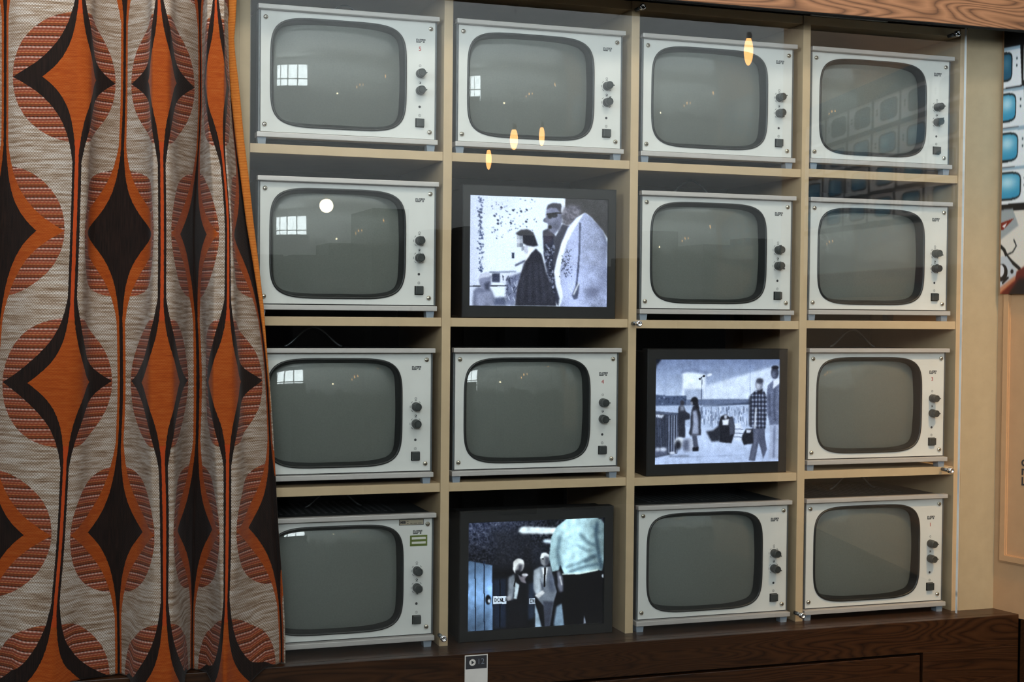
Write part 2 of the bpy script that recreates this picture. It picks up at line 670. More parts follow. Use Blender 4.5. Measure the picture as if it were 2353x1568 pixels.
cx0, cx1, cz1 = 0.0328, 0.0815, -0.6835
bm = bmesh.new(); box(bm, cx0, cx1, SY - 0.0015, SY - 0.0001, Z(-0.775), Z(cz1), 0, 0.0004)
local(obj('card_sheet', bm, M['white'], card), 0.057, SY, Z(-0.70))
bm = bmesh.new(); box(bm, cx0 + 0.0018, cx1 - 0.0022, SY - 0.0019, SY - 0.0014, Z(-0.7118), Z(cz1 - 0.002))
local(obj('header', bm, M['print'], card), 0.057, SY, Z(-0.70))
bm = bmesh.new()
pcx, pcz, ro = 0.0488, Z(-0.6985), 0.0068
n = 32
ring_o = [Vector((pcx + ro * math.cos(2 * PI * k / n), SY - 0.0022, pcz + ro * math.sin(2 * PI * k / n))) for k in range(n)]
f = bm.faces.new([bm.verts.new(p) for p in ring_o])
f.material_index = 0
f = bm.faces.new([bm.verts.new((pcx + dx, SY - 0.0024, pcz + dz)) for dx, dz in ((-0.0022, 0.0040), (0.0042, 0.0), (-0.0022, -0.0040))])
f.material_index = 1
local(obj('play_symbol', bm, [M['white'], M['print']], card), 0.057, SY, Z(-0.70))
bm = bmesh.new(); add_text(bm, '12', 0.0165, 0.0665, SY - 0.0021, Z(-0.6978), 0, -0.0003)
local(obj('number', bm, M['foot'], card), 0.057, SY, Z(-0.70))

# ================================================================== SHELVING
sh = empty('display_shelving', (0.42, 0.0, Z(TZ)), 'beige pigeonhole shelving holding four columns of monitors behind glass', 'shelving')


def sho(name, bm, mat):
    o = obj(name, bm, mat, sh)
    o.matrix_parent_inverse = Matrix.Translation((-0.42, 0, -Z(TZ)))
    return o


BY = 0.36
T = 0.0187
DX = [-0.417, 0.0, 0.417, 0.8342, 1.2495]
for x in DX:
    wd_ = T + 0.0040 if x < -0.1 else T
    bm = bmesh.new(); box(bm, x, x + wd_, 0.0, BY, Z(TZ), Z(0.6835), 0, 0.0007)
    sho('divider', bm, M['beige'] if x > -0.1 else M['pil'])
SHZ = [0.3413, 0.0003, -0.3416]
adj = [0.0003, 0.0002, 0.0003, -0.0006]
for c in range(4):
    for s, z in enumerate(SHZ):
        zz = z + (adj[c] if not (c == 3) else (0.0008 if s < 2 else 0.0020))
        if c == 2:
            zz = z - 0.0012
        bm = bmesh.new(); box(bm, DX[c] + T + (0.0042 if c == 0 else 0.0002), DX[c + 1] - 0.0002, 0.003, BY, Z(zz - 0.0182), Z(zz), 0, 0.0006)
        sho('shelf_board', bm, M['beige'])
    bm = bmesh.new(); box(bm, DX[c] + T + (0.0042 if c == 0 else 0.0002), DX[c + 1] - 0.0002, 0.003, BY, Z(0.6645), Z(0.6835), 0, 0.0006)
    sho('shelf_board', bm, M['beige'])
bm = bmesh.new(); box(bm, -0.417, 1.268, BY + 0.0005, BY + 0.012, Z(TZ), Z(0.6835))
sho('back_panel', bm, M['black_back'])
# thin pale strip on the top edge of the last bay
a0, a1 = on_y(1863, 40, -0.004), on_y(2040, 53, -0.004)
bm = bmesh.new(); box(bm, a0[0], a1[0], -0.004, 0.0, Z(0.6838), Z(0.6852))
sho('pale_edge_strip', bm, M['panel'])

# ------------------------------------------------------------------ glass front
gx0, gx1 = -0.399, 1.2435
bm = bmesh.new()
box(bm, gx0, gx1, GY - 0.004, GY + 0.004, Z(TZ) + 0.0005, Z(0.698))
bm.faces.ensure_lookup_table()
for f in bm.faces:
    f.material_index = 1 if abs(f.normal.x) > 0.5 else 0
pane = obj('glass_front', bm, [M['pane'], M['pane_edge']])
tag(pane, 'large clear glass sheet with bright edges covering the shelves', 'glass panel')

BOLTS = [((0.4257, -0.0084), 'chrome bolt at the middle shelf, beside the second divider from the curtain'),
         ((1.2153, -0.3441), 'chrome bolt at the right end of the lowest shelf board'),
         ((0.8307, -0.6580), 'chrome bolt at the foot of the third divider from the curtain'),
         ((-0.0009, -0.6553), 'chrome bolt at the foot of the divider nearest the curtain'),
         ((0.4252, 0.6635), 'chrome bolt in shadow atop the second divider from the curtain'),
         ((1.2133, 0.6628), 'chrome bolt in shadow under the pelmet at the upper right glass corner')]
bm = bmesh.new()
prof = [(0.0062, -0.0002), (0.0068, -0.0012), (0.0068, -0.0085), (0.0060, -0.0105), (0.0034, -0.0107), (0.0034, -0.0085), (0.0018, -0.0080)]
lathe_y(bm, prof, n=28)
head_me = bpy.data.meshes.new('bolt_head'); bmesh.ops.recalc_face_normals(bm, faces=bm.faces); bm.to_mesh(head_me); bm.free()
bm = bmesh.new(); lathe_y(bm, [(0.0042, 0.0085), (0.0042, 0.0272)], n=20)
shank_me = bpy.data.meshes.new('spacer'); bmesh.ops.recalc_face_normals(bm, faces=bm.faces); bm.to_mesh(shank_me); bm.free()
head_me.materials.append(M['chrome'])
shank_me.materials.append(M['wire'])
for (bx, bz), lab in BOLTS:
    e = empty('chrome_bolt', (bx, GY - 0.004, Z(bz)), lab, 'bolt', 'chrome bolts holding the glass')
    obj_me('bolt_head', head_me, None, e, True)
    obj_me('spacer', shank_me, None, e, True)

# ================================================================== BOX MONITORS
N_S = 128


def superell(a, b, n, k=N_S):
    out = []
    for i in range(k):
        th = 2 * PI * i / k
        # angles spread so that the corners get enough points
        c, s = math.cos(th), math.sin(th)
        r = (abs(c / a) ** n + abs(s / b) ** n) ** (-1 / n)
        out.append((r * c, r * s))
    return out


SCX, SCZ = 0.1675, -0.1305          # tube centre, from the top left corner of the top rail
H = 0.277


def tvx(x):
    return x - 0.188


def tvz(z):
    return z + H


ME = {}


def keep(name, bm, mats, smooth=False):
    me = bpy.data.meshes.new(name)
    bmesh.ops.recalc_face_normals(bm, faces=bm.faces)
    bm.to_mesh(me)
    bm.free()
    for mm in (mats if isinstance(mats, (list, tuple)) else [mats]):
        me.materials.append(mm)
    if smooth:
        for p in me.polygons:
            p.use_smooth = True
    ME[name] = me


PYL = 0.012      # front sheet plane behind the rails
ccx, ccz = tvx(SCX), tvz(SCZ)
# housing (steel box with side profiles)
bm = bmesh.new()
box(bm, tvx(0.0035), tvx(0.3725), 0.062, 0.29, tvz(-0.2635), tvz(-0.0035), 0, 0.002)
for xa, xb, za, zb in ((0.0035, 0.0065, -0.2535, -0.0035), (0.3695, 0.3725, -0.2535, -0.0035), (0.0065, 0.3695, -0.0065, -0.0035), (0.0065, 0.3695, -0.2535, -0.2505)):
    box(bm, tvx(xa), tvx(xb), PYL + 0.005, 0.063, tvz(za), tvz(zb), 0)
for x in (0.0022, 0.3700):
    box(bm, tvx(x), tvx(x + 0.0038), PYL + 0.0005, PYL + 0.03, tvz(-0.2525), tvz(-0.0095), 1, 0.0005)
for k in range(16):
    box(bm, tvx(0.06 + k * 0.016), tvx(0.066 + k * 0.016), 0.08, 0.25, tvz(-0.0036), tvz(-0.0030), 1)
keep('housing', bm, [M['housing'], M['edge']])
# front sheet with the tube opening
bm = bmesh.new()
x0, x1, z0, z1 = tvx(0.0068), tvx(0.3700), tvz(-0.2515), tvz(-0.0096)
ths = [2 * PI * i / N_S for i in range(N_S)]
for (X, Zc) in ((x0, z0), (x1, z0), (x1, z1), (x0, z1)):
    ths.append(math.atan2(Zc - ccz, X - ccx) % (2 * PI))
ths = sorted(ths)
inner, outer = [], []
for th in ths:
    c, s = math.cos(th), math.sin(th)
    a, b, n = 0.1418, 0.1105, 5
    r = (abs(c / a) ** n + abs(s / b) ** n) ** (-1 / n)
    inner.append((ccx + r * c, ccz + r * s))
    rr = min((x1 - ccx) / c if c > 1e-9 else 1e9, (x0 - ccx) / c if c < -1e-9 else 1e9, (z1 - ccz) / s if s > 1e-9 else 1e9, (z0 - ccz) / s if s < -1e-9 else 1e9)
    outer.append((ccx + rr * c, ccz + rr * s))
yf, yb = PYL, PYL + 0.004
loops(bm, [[(x, yb, z) for x, z in outer], [(x, yf + 0.0006, z) for x, z in outer],
           [(ccx + (x - ccx) * 0.997, yf, ccz + (z - ccz) * 0.997) for x, z in outer],
           [(x, yf, z) for x, z in inner], [(x, yb, z) for x, z in inner]])
keep('front_panel', bm, M['panel'])
# rails
bm = bmesh.new(); box(bm, tvx(0.0), tvx(0.376), -0.001, 0.016, tvz(-0.0095), tvz(0.0), 0, 0.0012)
keep('top_rail', bm, M['rail'])
bm = bmesh.new(); box(bm, tvx(-0.002), tvx(0.374), -0.001, 0.03, tvz(-0.2637), tvz(-0.2535), 0, 0.0012)
keep('bottom_rail', bm, M['rail'])
# rubber mask
bm = bmesh.new()
rs = []
for a, b, n, y in ((0.1416, 0.1103, 5, PYL + 0.003), (0.1416, 0.1103, 5, PYL - 0.0018), (0.1405, 0.1092, 5, PYL - 0.0030), (0.1382, 0.1070, 5.1, PYL - 0.0030),
                   (0.1366, 0.1052, 5.4, PYL - 0.0005), (0.1345, 0.1028, 6, PYL + 0.006), (0.1322, 0.1000, 6.8, PYL + 0.014), (0.1305, 0.0984, 7, PYL + 0.020)):
    rs.append([(ccx + x, y, ccz + z) for x, z in superell(a, b, n)])
loops(bm, rs)
keep('screen_surround', bm, M['bezel'], True)
# bulging tube face
bm = bmesh.new()
rs = []
Rr = 0.50
for k in range(22, 0, -1):
    q = k / 22
    nn = 2.2 + (7 - 2.2) * q ** 3
    ring = []
    for x, z in superell(0.1325 * q, 0.1003 * q, nn):
        d2 = x * x + z * z
        ring.append((ccx + x, PYL + 0.0005 + d2 / (2 * Rr) + 0.0006 * (q ** 20), ccz + z))
    rs.append(ring)
vr = loops(bm, rs)
cv = bm.verts.new((ccx, PYL + 0.0005, ccz))
for i in range(N_S):
    bm.faces.new((vr[-1][i], vr[-1][(i + 1) % N_S], cv))
keep('screen', bm, M['crt'], True)
# knob, button, screw, foot
bm = bmesh.new()
lathe_y(bm, [(0.0092, 0.0), (0.0090, -0.010), (0.0082, -0.011), (0.0080, -0.0195), (0.0070, -0.0205), (0.0058, -0.0205), (0.0054, -0.0198), (0.001, -0.0198)], n=32)
box(bm, 0.0068, 0.0108, -0.0195, -0.011, -0.0012, 0.0012, 0, 0.0006)
keep('knob', bm, M['knob'])
bm = bmesh.new()
box(bm, -0.0093, 0.0093, -0.0006, 0.0006, -0.0093, 0.0093, 0)
box(bm, -0.0078, 0.0086, -0.0075, 0.0, -0.0078, 0.0086, 1, 0.001)
keep('power_button', bm, [M['gap'], M['knob']])
bm = bmesh.new()
lathe_y(bm, [(0.0049, 0.0), (0.0049, -0.0010), (0.0042, -0.0026), (0.0026, -0.0036), (0.0006, -0.0040)], n=20)
box(bm, -0.0034, 0.0034, -0.0038, -0.0030, -0.0006, 0.0006, 1)
box(bm, -0.0018, 0.0018, -0.0042, -0.0035, -0.0006, 0.0006, 1)
keep('screw', bm, [M['screw'], M['slot']])
bm = bmesh.new()
vs = box(bm, -0.009, 0.009, 0.004, 0.024, 0.0, 0.0134, 0)
for v in vs:
    if v.co.z < 0.005:
        v.co.x *= 0.84
keep('foot', bm, M['foot'])
# handle
bm = bmesh.new()
pts = []
for k in range(25):
    q = k / 24 * 2 - 1
    pts.append((0.062 * q, 0.0, 0.040 * (0.5 + 0.5 * math.cos(PI * q)) ** 0.8))
tube(bm, pts, 0.0022, 8)
keep('carry_handle', bm, M['wire'], True)
# RFT badge
bm = bmesh.new()
for k, ch in enumerate('RFT'):
    x = (k - 1) * 0.0066
    add_text(bm, ch, 0.0078, x, -0.0004, 0, 0, 0.00115, 1.05)
    add_text(bm, ch, 0.0078, x, -0.0008, 0, 1, -0.00005, 1.05)
keep('badge', bm, [M['print'], M['printlite']])


def arc(bm, cx, cz, r, a0, a1, wd, y=-0.0003, k=6):
    o_ = [(cx + (r + wd / 2) * math.cos(a0 + (a1 - a0) * i / k), y, cz + (r + wd / 2) * math.sin(a0 + (a1 - a0) * i / k)) for i in range(k + 1)]
    i_ = [(cx + (r - wd / 2) * math.cos(a0 + (a1 - a0) * i / k), y, cz + (r - wd / 2) * math.sin(a0 + (a1 - a0) * i / k)) for i in range(k + 1)]
    loops(bm, [o_, i_], 0, closed=False)


bm = bmesh.new()
for q in range(7):
    a = math.radians(-48 + q * 46)
    arc(bm, 0, 0, 0.0122, a - 0.20, a + 0.20, 0.0009)
keep('dial_scale', bm, M['print'])
for half in (0, 1):
    bm = bmesh.new()
    arc(bm, 0, 0, 0.0021, 0, 2 * PI, 0.0007, k=18)
    if half:
        bm.faces.new([bm.verts.new((0.0021 * math.cos(-2.2 + PI * i / 8), -0.0003, 0.0021 * math.sin(-2.2 + PI * i / 8))) for i in range(9)])
    keep('symbol%d' % half, bm, M['print'])
bm = bmesh.new()
bm.faces.new([bm.verts.new((0.0027 * math.cos(2 * PI * i / 20), -0.0003, 0.0027 * math.sin(2 * PI * i / 20))) for i in range(20)])
keep('adjusting_hole', bm, M['print'])
bm = bmesh.new()
arc(bm, 0, 0, 0.0024, 0, 2 * PI, 0.0006, k=18)
bm.faces.new([bm.verts.new((x, -0.0003, z)) for x, z in ((-0.0003, -0.0012), (0.0003, -0.0012), (0.0003, 0.0012), (-0.0003, 0.0012))])
keep('power_symbol', bm, M['print'])


def part(name, me, parent, loc=(0, 0, 0), rot=(0, 0, 0)):
    o = bpy.data.objects.new(name, me)
    C.objects.link(o)
    o.parent = parent
    o.location = loc
    o.rotation_euler = rot
    return o


GROUP = 'box monitors on the shelves'


def monitor(xc, ztop, zbase, width, label, number=None, ring=True, handle=None, badge_z=-0.0445, dz=0.0, stickers=False, knobs=(0, 0)):
    e = empty('box_monitor', (xc, 0.0, Z(zbase)), label, 'monitor', GROUP)
    e.scale = (width / 0.376, 1, (ztop - zbase) / H)
    for nme in ('housing', 'front_panel', 'top_rail', 'bottom_rail', 'screen_surround', 'screen'):
        part(nme, ME[nme], e)
    kx = tvx(0.3378)
    k1 = tvz(-0.1185 + dz)
    for j, a in enumerate(knobs):
        part('knob', ME['knob'], e, (kx, PYL, k1 - 0.0350 * j), (0, -a, 0))
    for j in (0, 1):
        if ring:
            part('dial_scale', ME['dial_scale'], e, (kx, PYL, k1 - 0.0350 * j))
        part('dial_symbol', ME['symbol%d' % j], e, (kx, PYL, k1 - 0.0350 * j + 0.0162))
    part('adjusting_hole', ME['adjusting_hole'], e, (kx - 0.0004, PYL, k1 - 0.0683))
    part('power_symbol', ME['power_symbol'], e, (kx - 0.0003, PYL, k1 - 0.0862))
    part('power_button', ME['power_button'], e, (kx - 0.0002, PYL, k1 - 0.1015))
    for (x, z) in ((0.0165, -0.0240), (0.3605, -0.0240), (0.0150, -0.2370), (0.3590, -0.2370)):
        part('screw', ME['screw'], e, (tvx(x), PYL, tvz(z)), (0, random.uniform(0, PI), 0))
    for x in (0.0085, 0.3600):
        for y in (0.0, 0.22):
            part('foot', ME['foot'], e, (tvx(x), y, 0))
    part('badge', ME['badge'], e, (kx + 0.0008, PYL, tvz(badge_z)))
    if handle is not None:
        part('carry_handle', ME['carry_handle'], e, (handle, 0.15, tvz(0.0)))
    if number:
        bm = bmesh.new(); add_text(bm, number, 0.0125, kx - 0.0006, PYL - 0.0003, tvz(badge_z - 0.0165), 0, 0.0)
        o = obj('number', bm, M['red'], e)
        o['label'] = 'red number'
    if stickers:
        y = PYL - 0.0004
        xa, xb, za, zb = tvx(0.2985), tvx(0.3520), tvz(-0.0250), tvz(-0.0130)
        bm = bmesh.new(); box(bm, xa, xb, y, PYL + 0.0003, za, zb, 0)
        box(bm, xa + 0.0012, xb - 0.0012, y - 0.0002, PYL, za + 0.0012, zb - 0.0012, 1)
        add_text(bm, 'MEB', 0.0070, xa + 0.0085, y - 0.0004, (za + zb) / 2, 0, 0.0004, 0.9)
        for k, (p0, p1) in enumerate(((0.0165, 0.0205), (0.0240, 0.0290), (0.0310, 0.0390), (0.0410, 0.0490))):
            for q in (0.0022, -0.0022):
                if k == 0 or q < 0:
                    box(bm, xa + p0, xa + p1, y - 0.0004, y, (za + zb) / 2 + q - 0.0006, (za + zb) / 2 + q + 0.0006, 0)
        o = obj('name_sticker', bm, [M['print'], M['tan']], e)
        o['label'] = 'tan sticker with black border and letters'
        xa, xb, za, zb = tvx(0.3225), tvx(0.3600), tvz(-0.0690), tvz(-0.0465)
        bm = bmesh.new(); box(bm, xa, xb, y, PYL + 0.0003, za, zb, 0, 0.0002)
        for q in (0.0142, 0.0050):
            box(bm, xa + 0.0038, xb - 0.0034, y - 0.0002, PYL, za + q, za + q + 0.0045, 1)
        o = obj('inventory_sticker', bm, [M['green'], M['white']], e)
        o['label'] = 'green sticker with two white strips'
    return e


S1, S2, S3 = 0.3415, 0.0004, -0.3414
monitor(-0.1948, 0.6166, S1, 0.3695, 'pale-fronted box monitor marked with a red 5, in the top row beside the curtain', '5', False, 0.02, -0.0500, 0.0015, knobs=(0, 0))
monitor(0.2156, 0.6174, S1, 0.376, 'pale-fronted box monitor in the top row, above the screen showing the pale coat', None, True, None, -0.0400, 0.0, knobs=(0, 1.4))
monitor(0.6320, 0.6170, S1 - 0.0014, 0.376, 'pale-fronted box monitor in the top row, third from the curtain', None, True, None, -0.0400, 0.0, knobs=(0.3, -1.3))
monitor(1.0460, 0.6172, S1 + 0.0010, 0.3755, 'pale-fronted box monitor in the top row, last one before the right pillar', None, True, None, -0.0425, 0.0, knobs=(0.1, 0.9))
monitor(-0.1939, 0.2790, S2, 0.3705, 'pale-fronted box monitor in the second row beside the curtain, glowing globe reflected', None, True, None, -0.0375, -0.0015, knobs=(2.5, -2.2))
monitor(0.6337, 0.2788, S2 - 0.0014, 0.377, 'pale-fronted box monitor in the second row, between the pale coat screen and another box monitor', None, True, 0.0, -0.0400, -0.001, knobs=(1.8, -0.8))
monitor(1.0470, 0.2789, S2 + 0.0010, 0.376, 'pale-fronted box monitor in the second row, next to the right pillar', None, True, None, -0.0410, -0.001, knobs=(-0.4, 2.0))
monitor(-0.1985, -0.0625, S3, 0.3705, 'pale-fronted box monitor in the third row, partly behind the curtain edge', None, True, -0.04, -0.0410, -0.001, knobs=(2.6, -2.4))
monitor(0.2144, -0.0616, S3, 0.376, 'pale-fronted box monitor marked with a red 4', '4', False, None, -0.0560, 0.002, knobs=(0, 0))
monitor(1.0473, -0.0621, S3 + 0.0018, 0.372, 'pale-fronted box monitor marked with a red 3, wire handle raised', '3', False, 0.019, -0.0560, 0.002, knobs=(0, 0))
monitor(-0.1930, -0.4025, TZ, 0.3695, 'pale-fronted box monitor with green and tan stickers, bottom row by the curtain', None, True, -0.0, -0.0400, -0.001, True, knobs=(2.2, -1.9))
monitor(0.6340, -0.4045, TZ, 0.377, 'pale-fronted box monitor without number in the bottom row, next to the suited men screen', None, True, None, -0.0440, -0.001, knobs=(-0.5, -0.3))
monitor(1.0470, -0.4035, TZ, 0.3755, 'pale-fronted box monitor marked with a red 1 in the bottom row corner', '1', False, 0.025, -0.0560, 0.002, knobs=(0, 0))

# ================================================================== FLAT MONITORS WITH FOOTAGE
WP, HP = 336, 250


def flat_monitor(x0, x1, z0, z1, ix0, ix1, iz0, iz1, paint, label):
    xc = (x0 + x1) / 2
    e = empty('flat_monitor', (xc, 0.015, Z(z0)), label, 'monitor', 'flat monitors playing film')

    def loc_(o):
        return local(o, xc, 0.015, Z(z0))
    bm = bmesh.new()
    o4 = [(x0, Z(z0)), (x1, Z(z0)), (x1, Z(z1)), (x0, Z(z1))]
    i4 = [(ix0, Z(iz0)), (ix1, Z(iz0)), (ix1, Z(iz1)), (ix0, Z(iz1))]
    sc = lambda q, d: [(x + (d if k in (0, 3) else -d), z + (d if k in (0, 1) else -d)) for k, (x, z) in enumerate(q)]
    loops(bm, [[(x, 0.045, z) for x, z in o4], [(x, 0.017, z) for x, z in o4], [(x, 0.015, z) for x, z in sc(o4, 0.002)],
               [(x, 0.015, z) for x, z in sc(i4, -0.001)], [(x, 0.0165, z) for x, z in i4], [(x, 0.030, z) for x, z in i4]])
    loc_(obj('frame', bm, M['lcd'], e))
    bm = bmesh.new(); box(bm, x0 + 0.004, x1 - 0.004, 0.046, 0.11, Z(z0) + 0.001, Z(z1) - 0.006, 0, 0.004)
    loc_(obj('housing', bm, M['lcd'], e))
    paint.a = 255 * (np.clip(paint.a, 0, 255) / 255) ** 1.22
    loc_(paint.grid('screen', M['footage'], lambda s, r: (ix0 + s * (ix1 - ix0), 0.0195, Z(iz1 + r * (iz0 - iz1))), e))
    return e


# --- crowd with a woman, a man in glasses and a man in a pale coat
p = Paint(WP, HP, [(240, 268), (1482, 310), (1463, 1277), (228, 1262)], (226, 238, 255))
p.put(np.ones((HP, WP)) * (p.X < 330), (190, 200, 228), 14, 0.6)
p.poly([(230, 260), (700, 270), (600, 420), (230, 520)], (205, 216, 240), 12, 0.5)
for k in range(150):
    y = random.uniform(290, 960)
    x = random.gauss(332, 12)
    p.ell(x, y, random.uniform(4, 11), random.uniform(3, 10), (70, 84, 120), 0, random.uniform(0.4, 0.95), random.uniform(0, 3))
for k in range(85):
    x, y = random.uniform(430, 830), random.uniform(300, 660)
    p.ell(x, y, random.uniform(3, 10), random.uniform(3, 8), (60, 74, 110), 0, random.uniform(0.3, 0.9), random.uniform(0, 3))
for q in ((515, 380), (620, 405), (690, 415), (740, 400), (485, 495), (485, 527), (735, 508), (598, 518), (455, 455)):
    p.ell(q[0], q[1], 12, 9, (45, 55, 85), 0, 0.9, 0.6)
# low buildings and crowd
p.line([(410, 963), (640, 957)], 12, (120, 132, 160), 1)
p.line([(228, 1087), (560, 1083)], 10, (50, 55, 70), 0)
p.poly([(430, 975), (500, 970), (500, 1050), (430, 1052)], (72, 80, 104), 1)
p.poly([(500, 975), (640, 965), (650, 1060), (510, 1060)], (215, 225, 245), 1)
p.poly([(560, 1010), (640, 980), (700, 960), (660, 1130), (630, 1262), (545, 1262), (550, 1120)], (125, 134, 162), 2)
for k in range(40):
    x, y = random.uniform(520, 690), random.uniform(990, 1200)
    p.line([(x, y), (x + random.uniform(-30, 30), y + random.uniform(10, 60))], 7, random.choice([(60, 66, 88), (200, 210, 235), (95, 102, 130)]), 0, 0.8)
p.poly([(265, 1130), (300, 1095), (420, 1110), (450, 1180), (462, 1262), (262, 1262)], (118, 126, 152), 2)
p.poly([(300, 1150), (420, 1135), (440, 1262), (290, 1262)], (160, 168, 195), 3, 0.7)
p.poly([(450, 1190), (550, 1185), (550, 1262), (450, 1262)], (95, 104, 132), 2)
p.poly([(315, 1030), (330, 985), (385, 965), (425, 995), (422, 1070), (395, 1130), (345, 1115), (325, 1075)], (142, 150, 178), 1)
p.poly([(318, 1025), (332, 978), (390, 962), (428, 990), (400, 1005), (345, 1010)], (198, 206, 228), 1)
p.poly([(360, 1060), (415, 1040), (405, 1125), (370, 1115)], (78, 84, 106), 2)
p.poly([(604, 785), (630, 785), (628, 838), (606, 838)], (70, 80, 105), 0)
p.line([(640, 900), (720, 860)], 16, (90, 98, 125), 1)
# man in dark coat behind
p.poly([(885, 590), (950, 560), (1000, 640), (1060, 530), (1130, 545), (1070, 680), (1015, 850), (985, 960), (1000, 1090), (1030, 1200), (1020, 1270), (960, 1170), (920, 960), (890, 800)], (62, 66, 84), 1)
for k in range(110):
    x, y = random.uniform(900, 985), random.uniform(720, 1180)
    p.ell(x, y, random.uniform(5, 14), random.uniform(5, 16), random.choice([(150, 160, 188), (40, 44, 58), (190, 200, 226)]), 0, 0.6)
p.poly([(890, 605), (955, 575), (985, 640), (940, 700), (895, 700)], (74, 72, 88), 2)
p.poly([(912, 440), (922, 375), (968, 342), (1040, 345), (1075, 385), (1050, 440), (1062, 500), (1040, 560), (990, 622), (960, 602), (932, 560), (928, 520), (888, 496), (912, 470)], (132, 138, 164), 1)
p.poly([(918, 400), (930, 358), (978, 338), (1050, 348), (1066, 395), (1045, 430), (1010, 385), (960, 380)], (64, 66, 80), 1)
p.ell(948, 458, 20, 22, (16, 17, 26), 1)
p.ell(990, 450, 27, 20, (22, 23, 33), 1)
p.line([(925, 440), (1020, 428), (1058, 430)], 13, (12, 13, 22), 0)
p.ell(992, 452, 12, 8, (84, 90, 112), 1, 0.7)
p.line([(905, 478), (893, 500), (915, 512)], 9, (70, 76, 98), 1, 0.8)
p.ell(1052, 455, 13, 24, (96, 101, 124), 2)
for k in range(30):
    p.ell(random.uniform(930, 1050), random.uniform(480, 600), 12, 9, random.choice([(168, 175, 200), (98, 103, 126), (76, 80, 100)]), 2, 0.35)
p.ell(950, 556, 16, 16, (10, 11, 18), 1)
p.ell(1010, 540, 40, 46, (96, 100, 122), 4, 0.6)
# shaded wall and head of the coat wearer
p.poly([(1075, 296), (1484, 308), (1478, 660), (1440, 600), (1390, 540), (1330, 470), (1270, 425), (1200, 470), (1140, 530), (1090, 530), (1058, 460), (1085, 390)], (66, 66, 70), 1)
p.poly([(1062, 300), (1092, 298), (1088, 372), (1066, 440), (1050, 415)], (228, 236, 250), 1)
p.poly([(1050, 450), (1080, 380), (1140, 350), (1210, 368), (1240, 420), (1170, 490), (1110, 545), (1085, 535)], (112, 112, 126), 3)
for k in range(60):
    p.ell(random.uniform(1070, 1230), random.uniform(370, 520), 12, 9, random.choice([(150, 150, 165), (70, 70, 84)]), 1, 0.5, 0.8)
# pale coat
coat = [(1270, 425), (1190, 470), (1110, 560), (1060, 680), (1010, 850), (985, 960), (1000, 1080), (1060, 1190), (1030, 1280), (1465, 1280), (1470, 690), (1440, 600), (1390, 540), (1330, 470)]
p.poly(coat, (150, 160, 190), 1)
cm = p.pmask(coat)
p.shade(cm, 1.0 + 0.22 * np.exp(-((p.X - 1160) / 130) ** 2) + 0.10 * np.exp(-((p.Y - 1100) / 160) ** 2), 1)
p.grain(15, 0, cm)
p.poly([(1262, 428), (1190, 475), (1112, 570), (1050, 700), (1004, 860), (984, 960), (1000, 1080), (1056, 1195), (1062, 1150), (1040, 1060), (1036, 950), (1060, 830), (1105, 690), (1170, 570)], (232, 240, 252), 1)
p.line([(1222, 520), (1216, 760), (1200, 960), (1185, 1080)], 14, (70, 78, 104), 1)
p.poly([(1190, 1060), (1215, 1070), (1195, 1200), (1160, 1210), (1142, 1170)], (92, 100, 126), 1)
p.line([(1205, 1065), (1160, 1160)], 14, (225, 234, 250), 1)
p.ell(1330, 1140, 90, 42, (92, 98, 124), 10, 0.75, -0.3)
p.poly([(1420, 700), (1470, 690), (1465, 1000), (1400, 1180), (1430, 900)], (120, 128, 158), 8, 0.7)
p.line([(1370, 520), (1440, 640), (1468, 720)], 16, (90, 96, 120), 3, 0.7)
for k in range(60):
    p.ell(random.gauss(1095, 30), random.uniform(760, 1010), 6, 5, (60, 66, 90), 0, 0.8)
# woman with bobbed hair
p.poly([(820, 750), (870, 800), (912, 960), (992, 1190), (1002, 1268), (632, 1264), (652, 1100), (690, 960), (735, 830)], (55, 57, 70), 1)
for x0_, d in ((720, -30), (770, -10), (820, 10), (860, 40), (905, 60)):
    p.line([(x0_, 880), (x0_ + d, 1230)], 16, (84, 88, 106), 3, 0.7)
p.poly([(735, 800), (788, 722), (802, 742), (752, 832), (720, 870)], (236, 243, 252), 1)
p.poly([(690, 740), (745, 720), (750, 790), (735, 800)], (196, 203, 222), 1)
p.poly([(640, 612), (688, 580), (750, 576), (800, 606), (822, 670), (840, 722), (800, 732), (742, 722), (704, 700), (700, 640), (660, 630)], (52, 54, 66), 1)
for (x, y, c) in ((650, 632, 190), (676, 632, 150), (650, 665, 205), (676, 665, 176), (652, 700, 170), (678, 700, 128), (690, 730, 150)):
    p.poly([(x, y), (x + 27, y), (x + 27, y + 36), (x, y + 36)], (c, c + 8, c + 24), 0)
p.a = p.blur(p.a, 1) * 0.45 + p.a * 0.55
low_ = RNG.normal(0, 1, (HP, WP)); low_ = p.blur(low_, 5); low_ /= low_.std()
p.a *= (1 + 0.035 * low_ * (p.a.mean(-1) < 205))[..., None]
p.grain(9)
pA = p

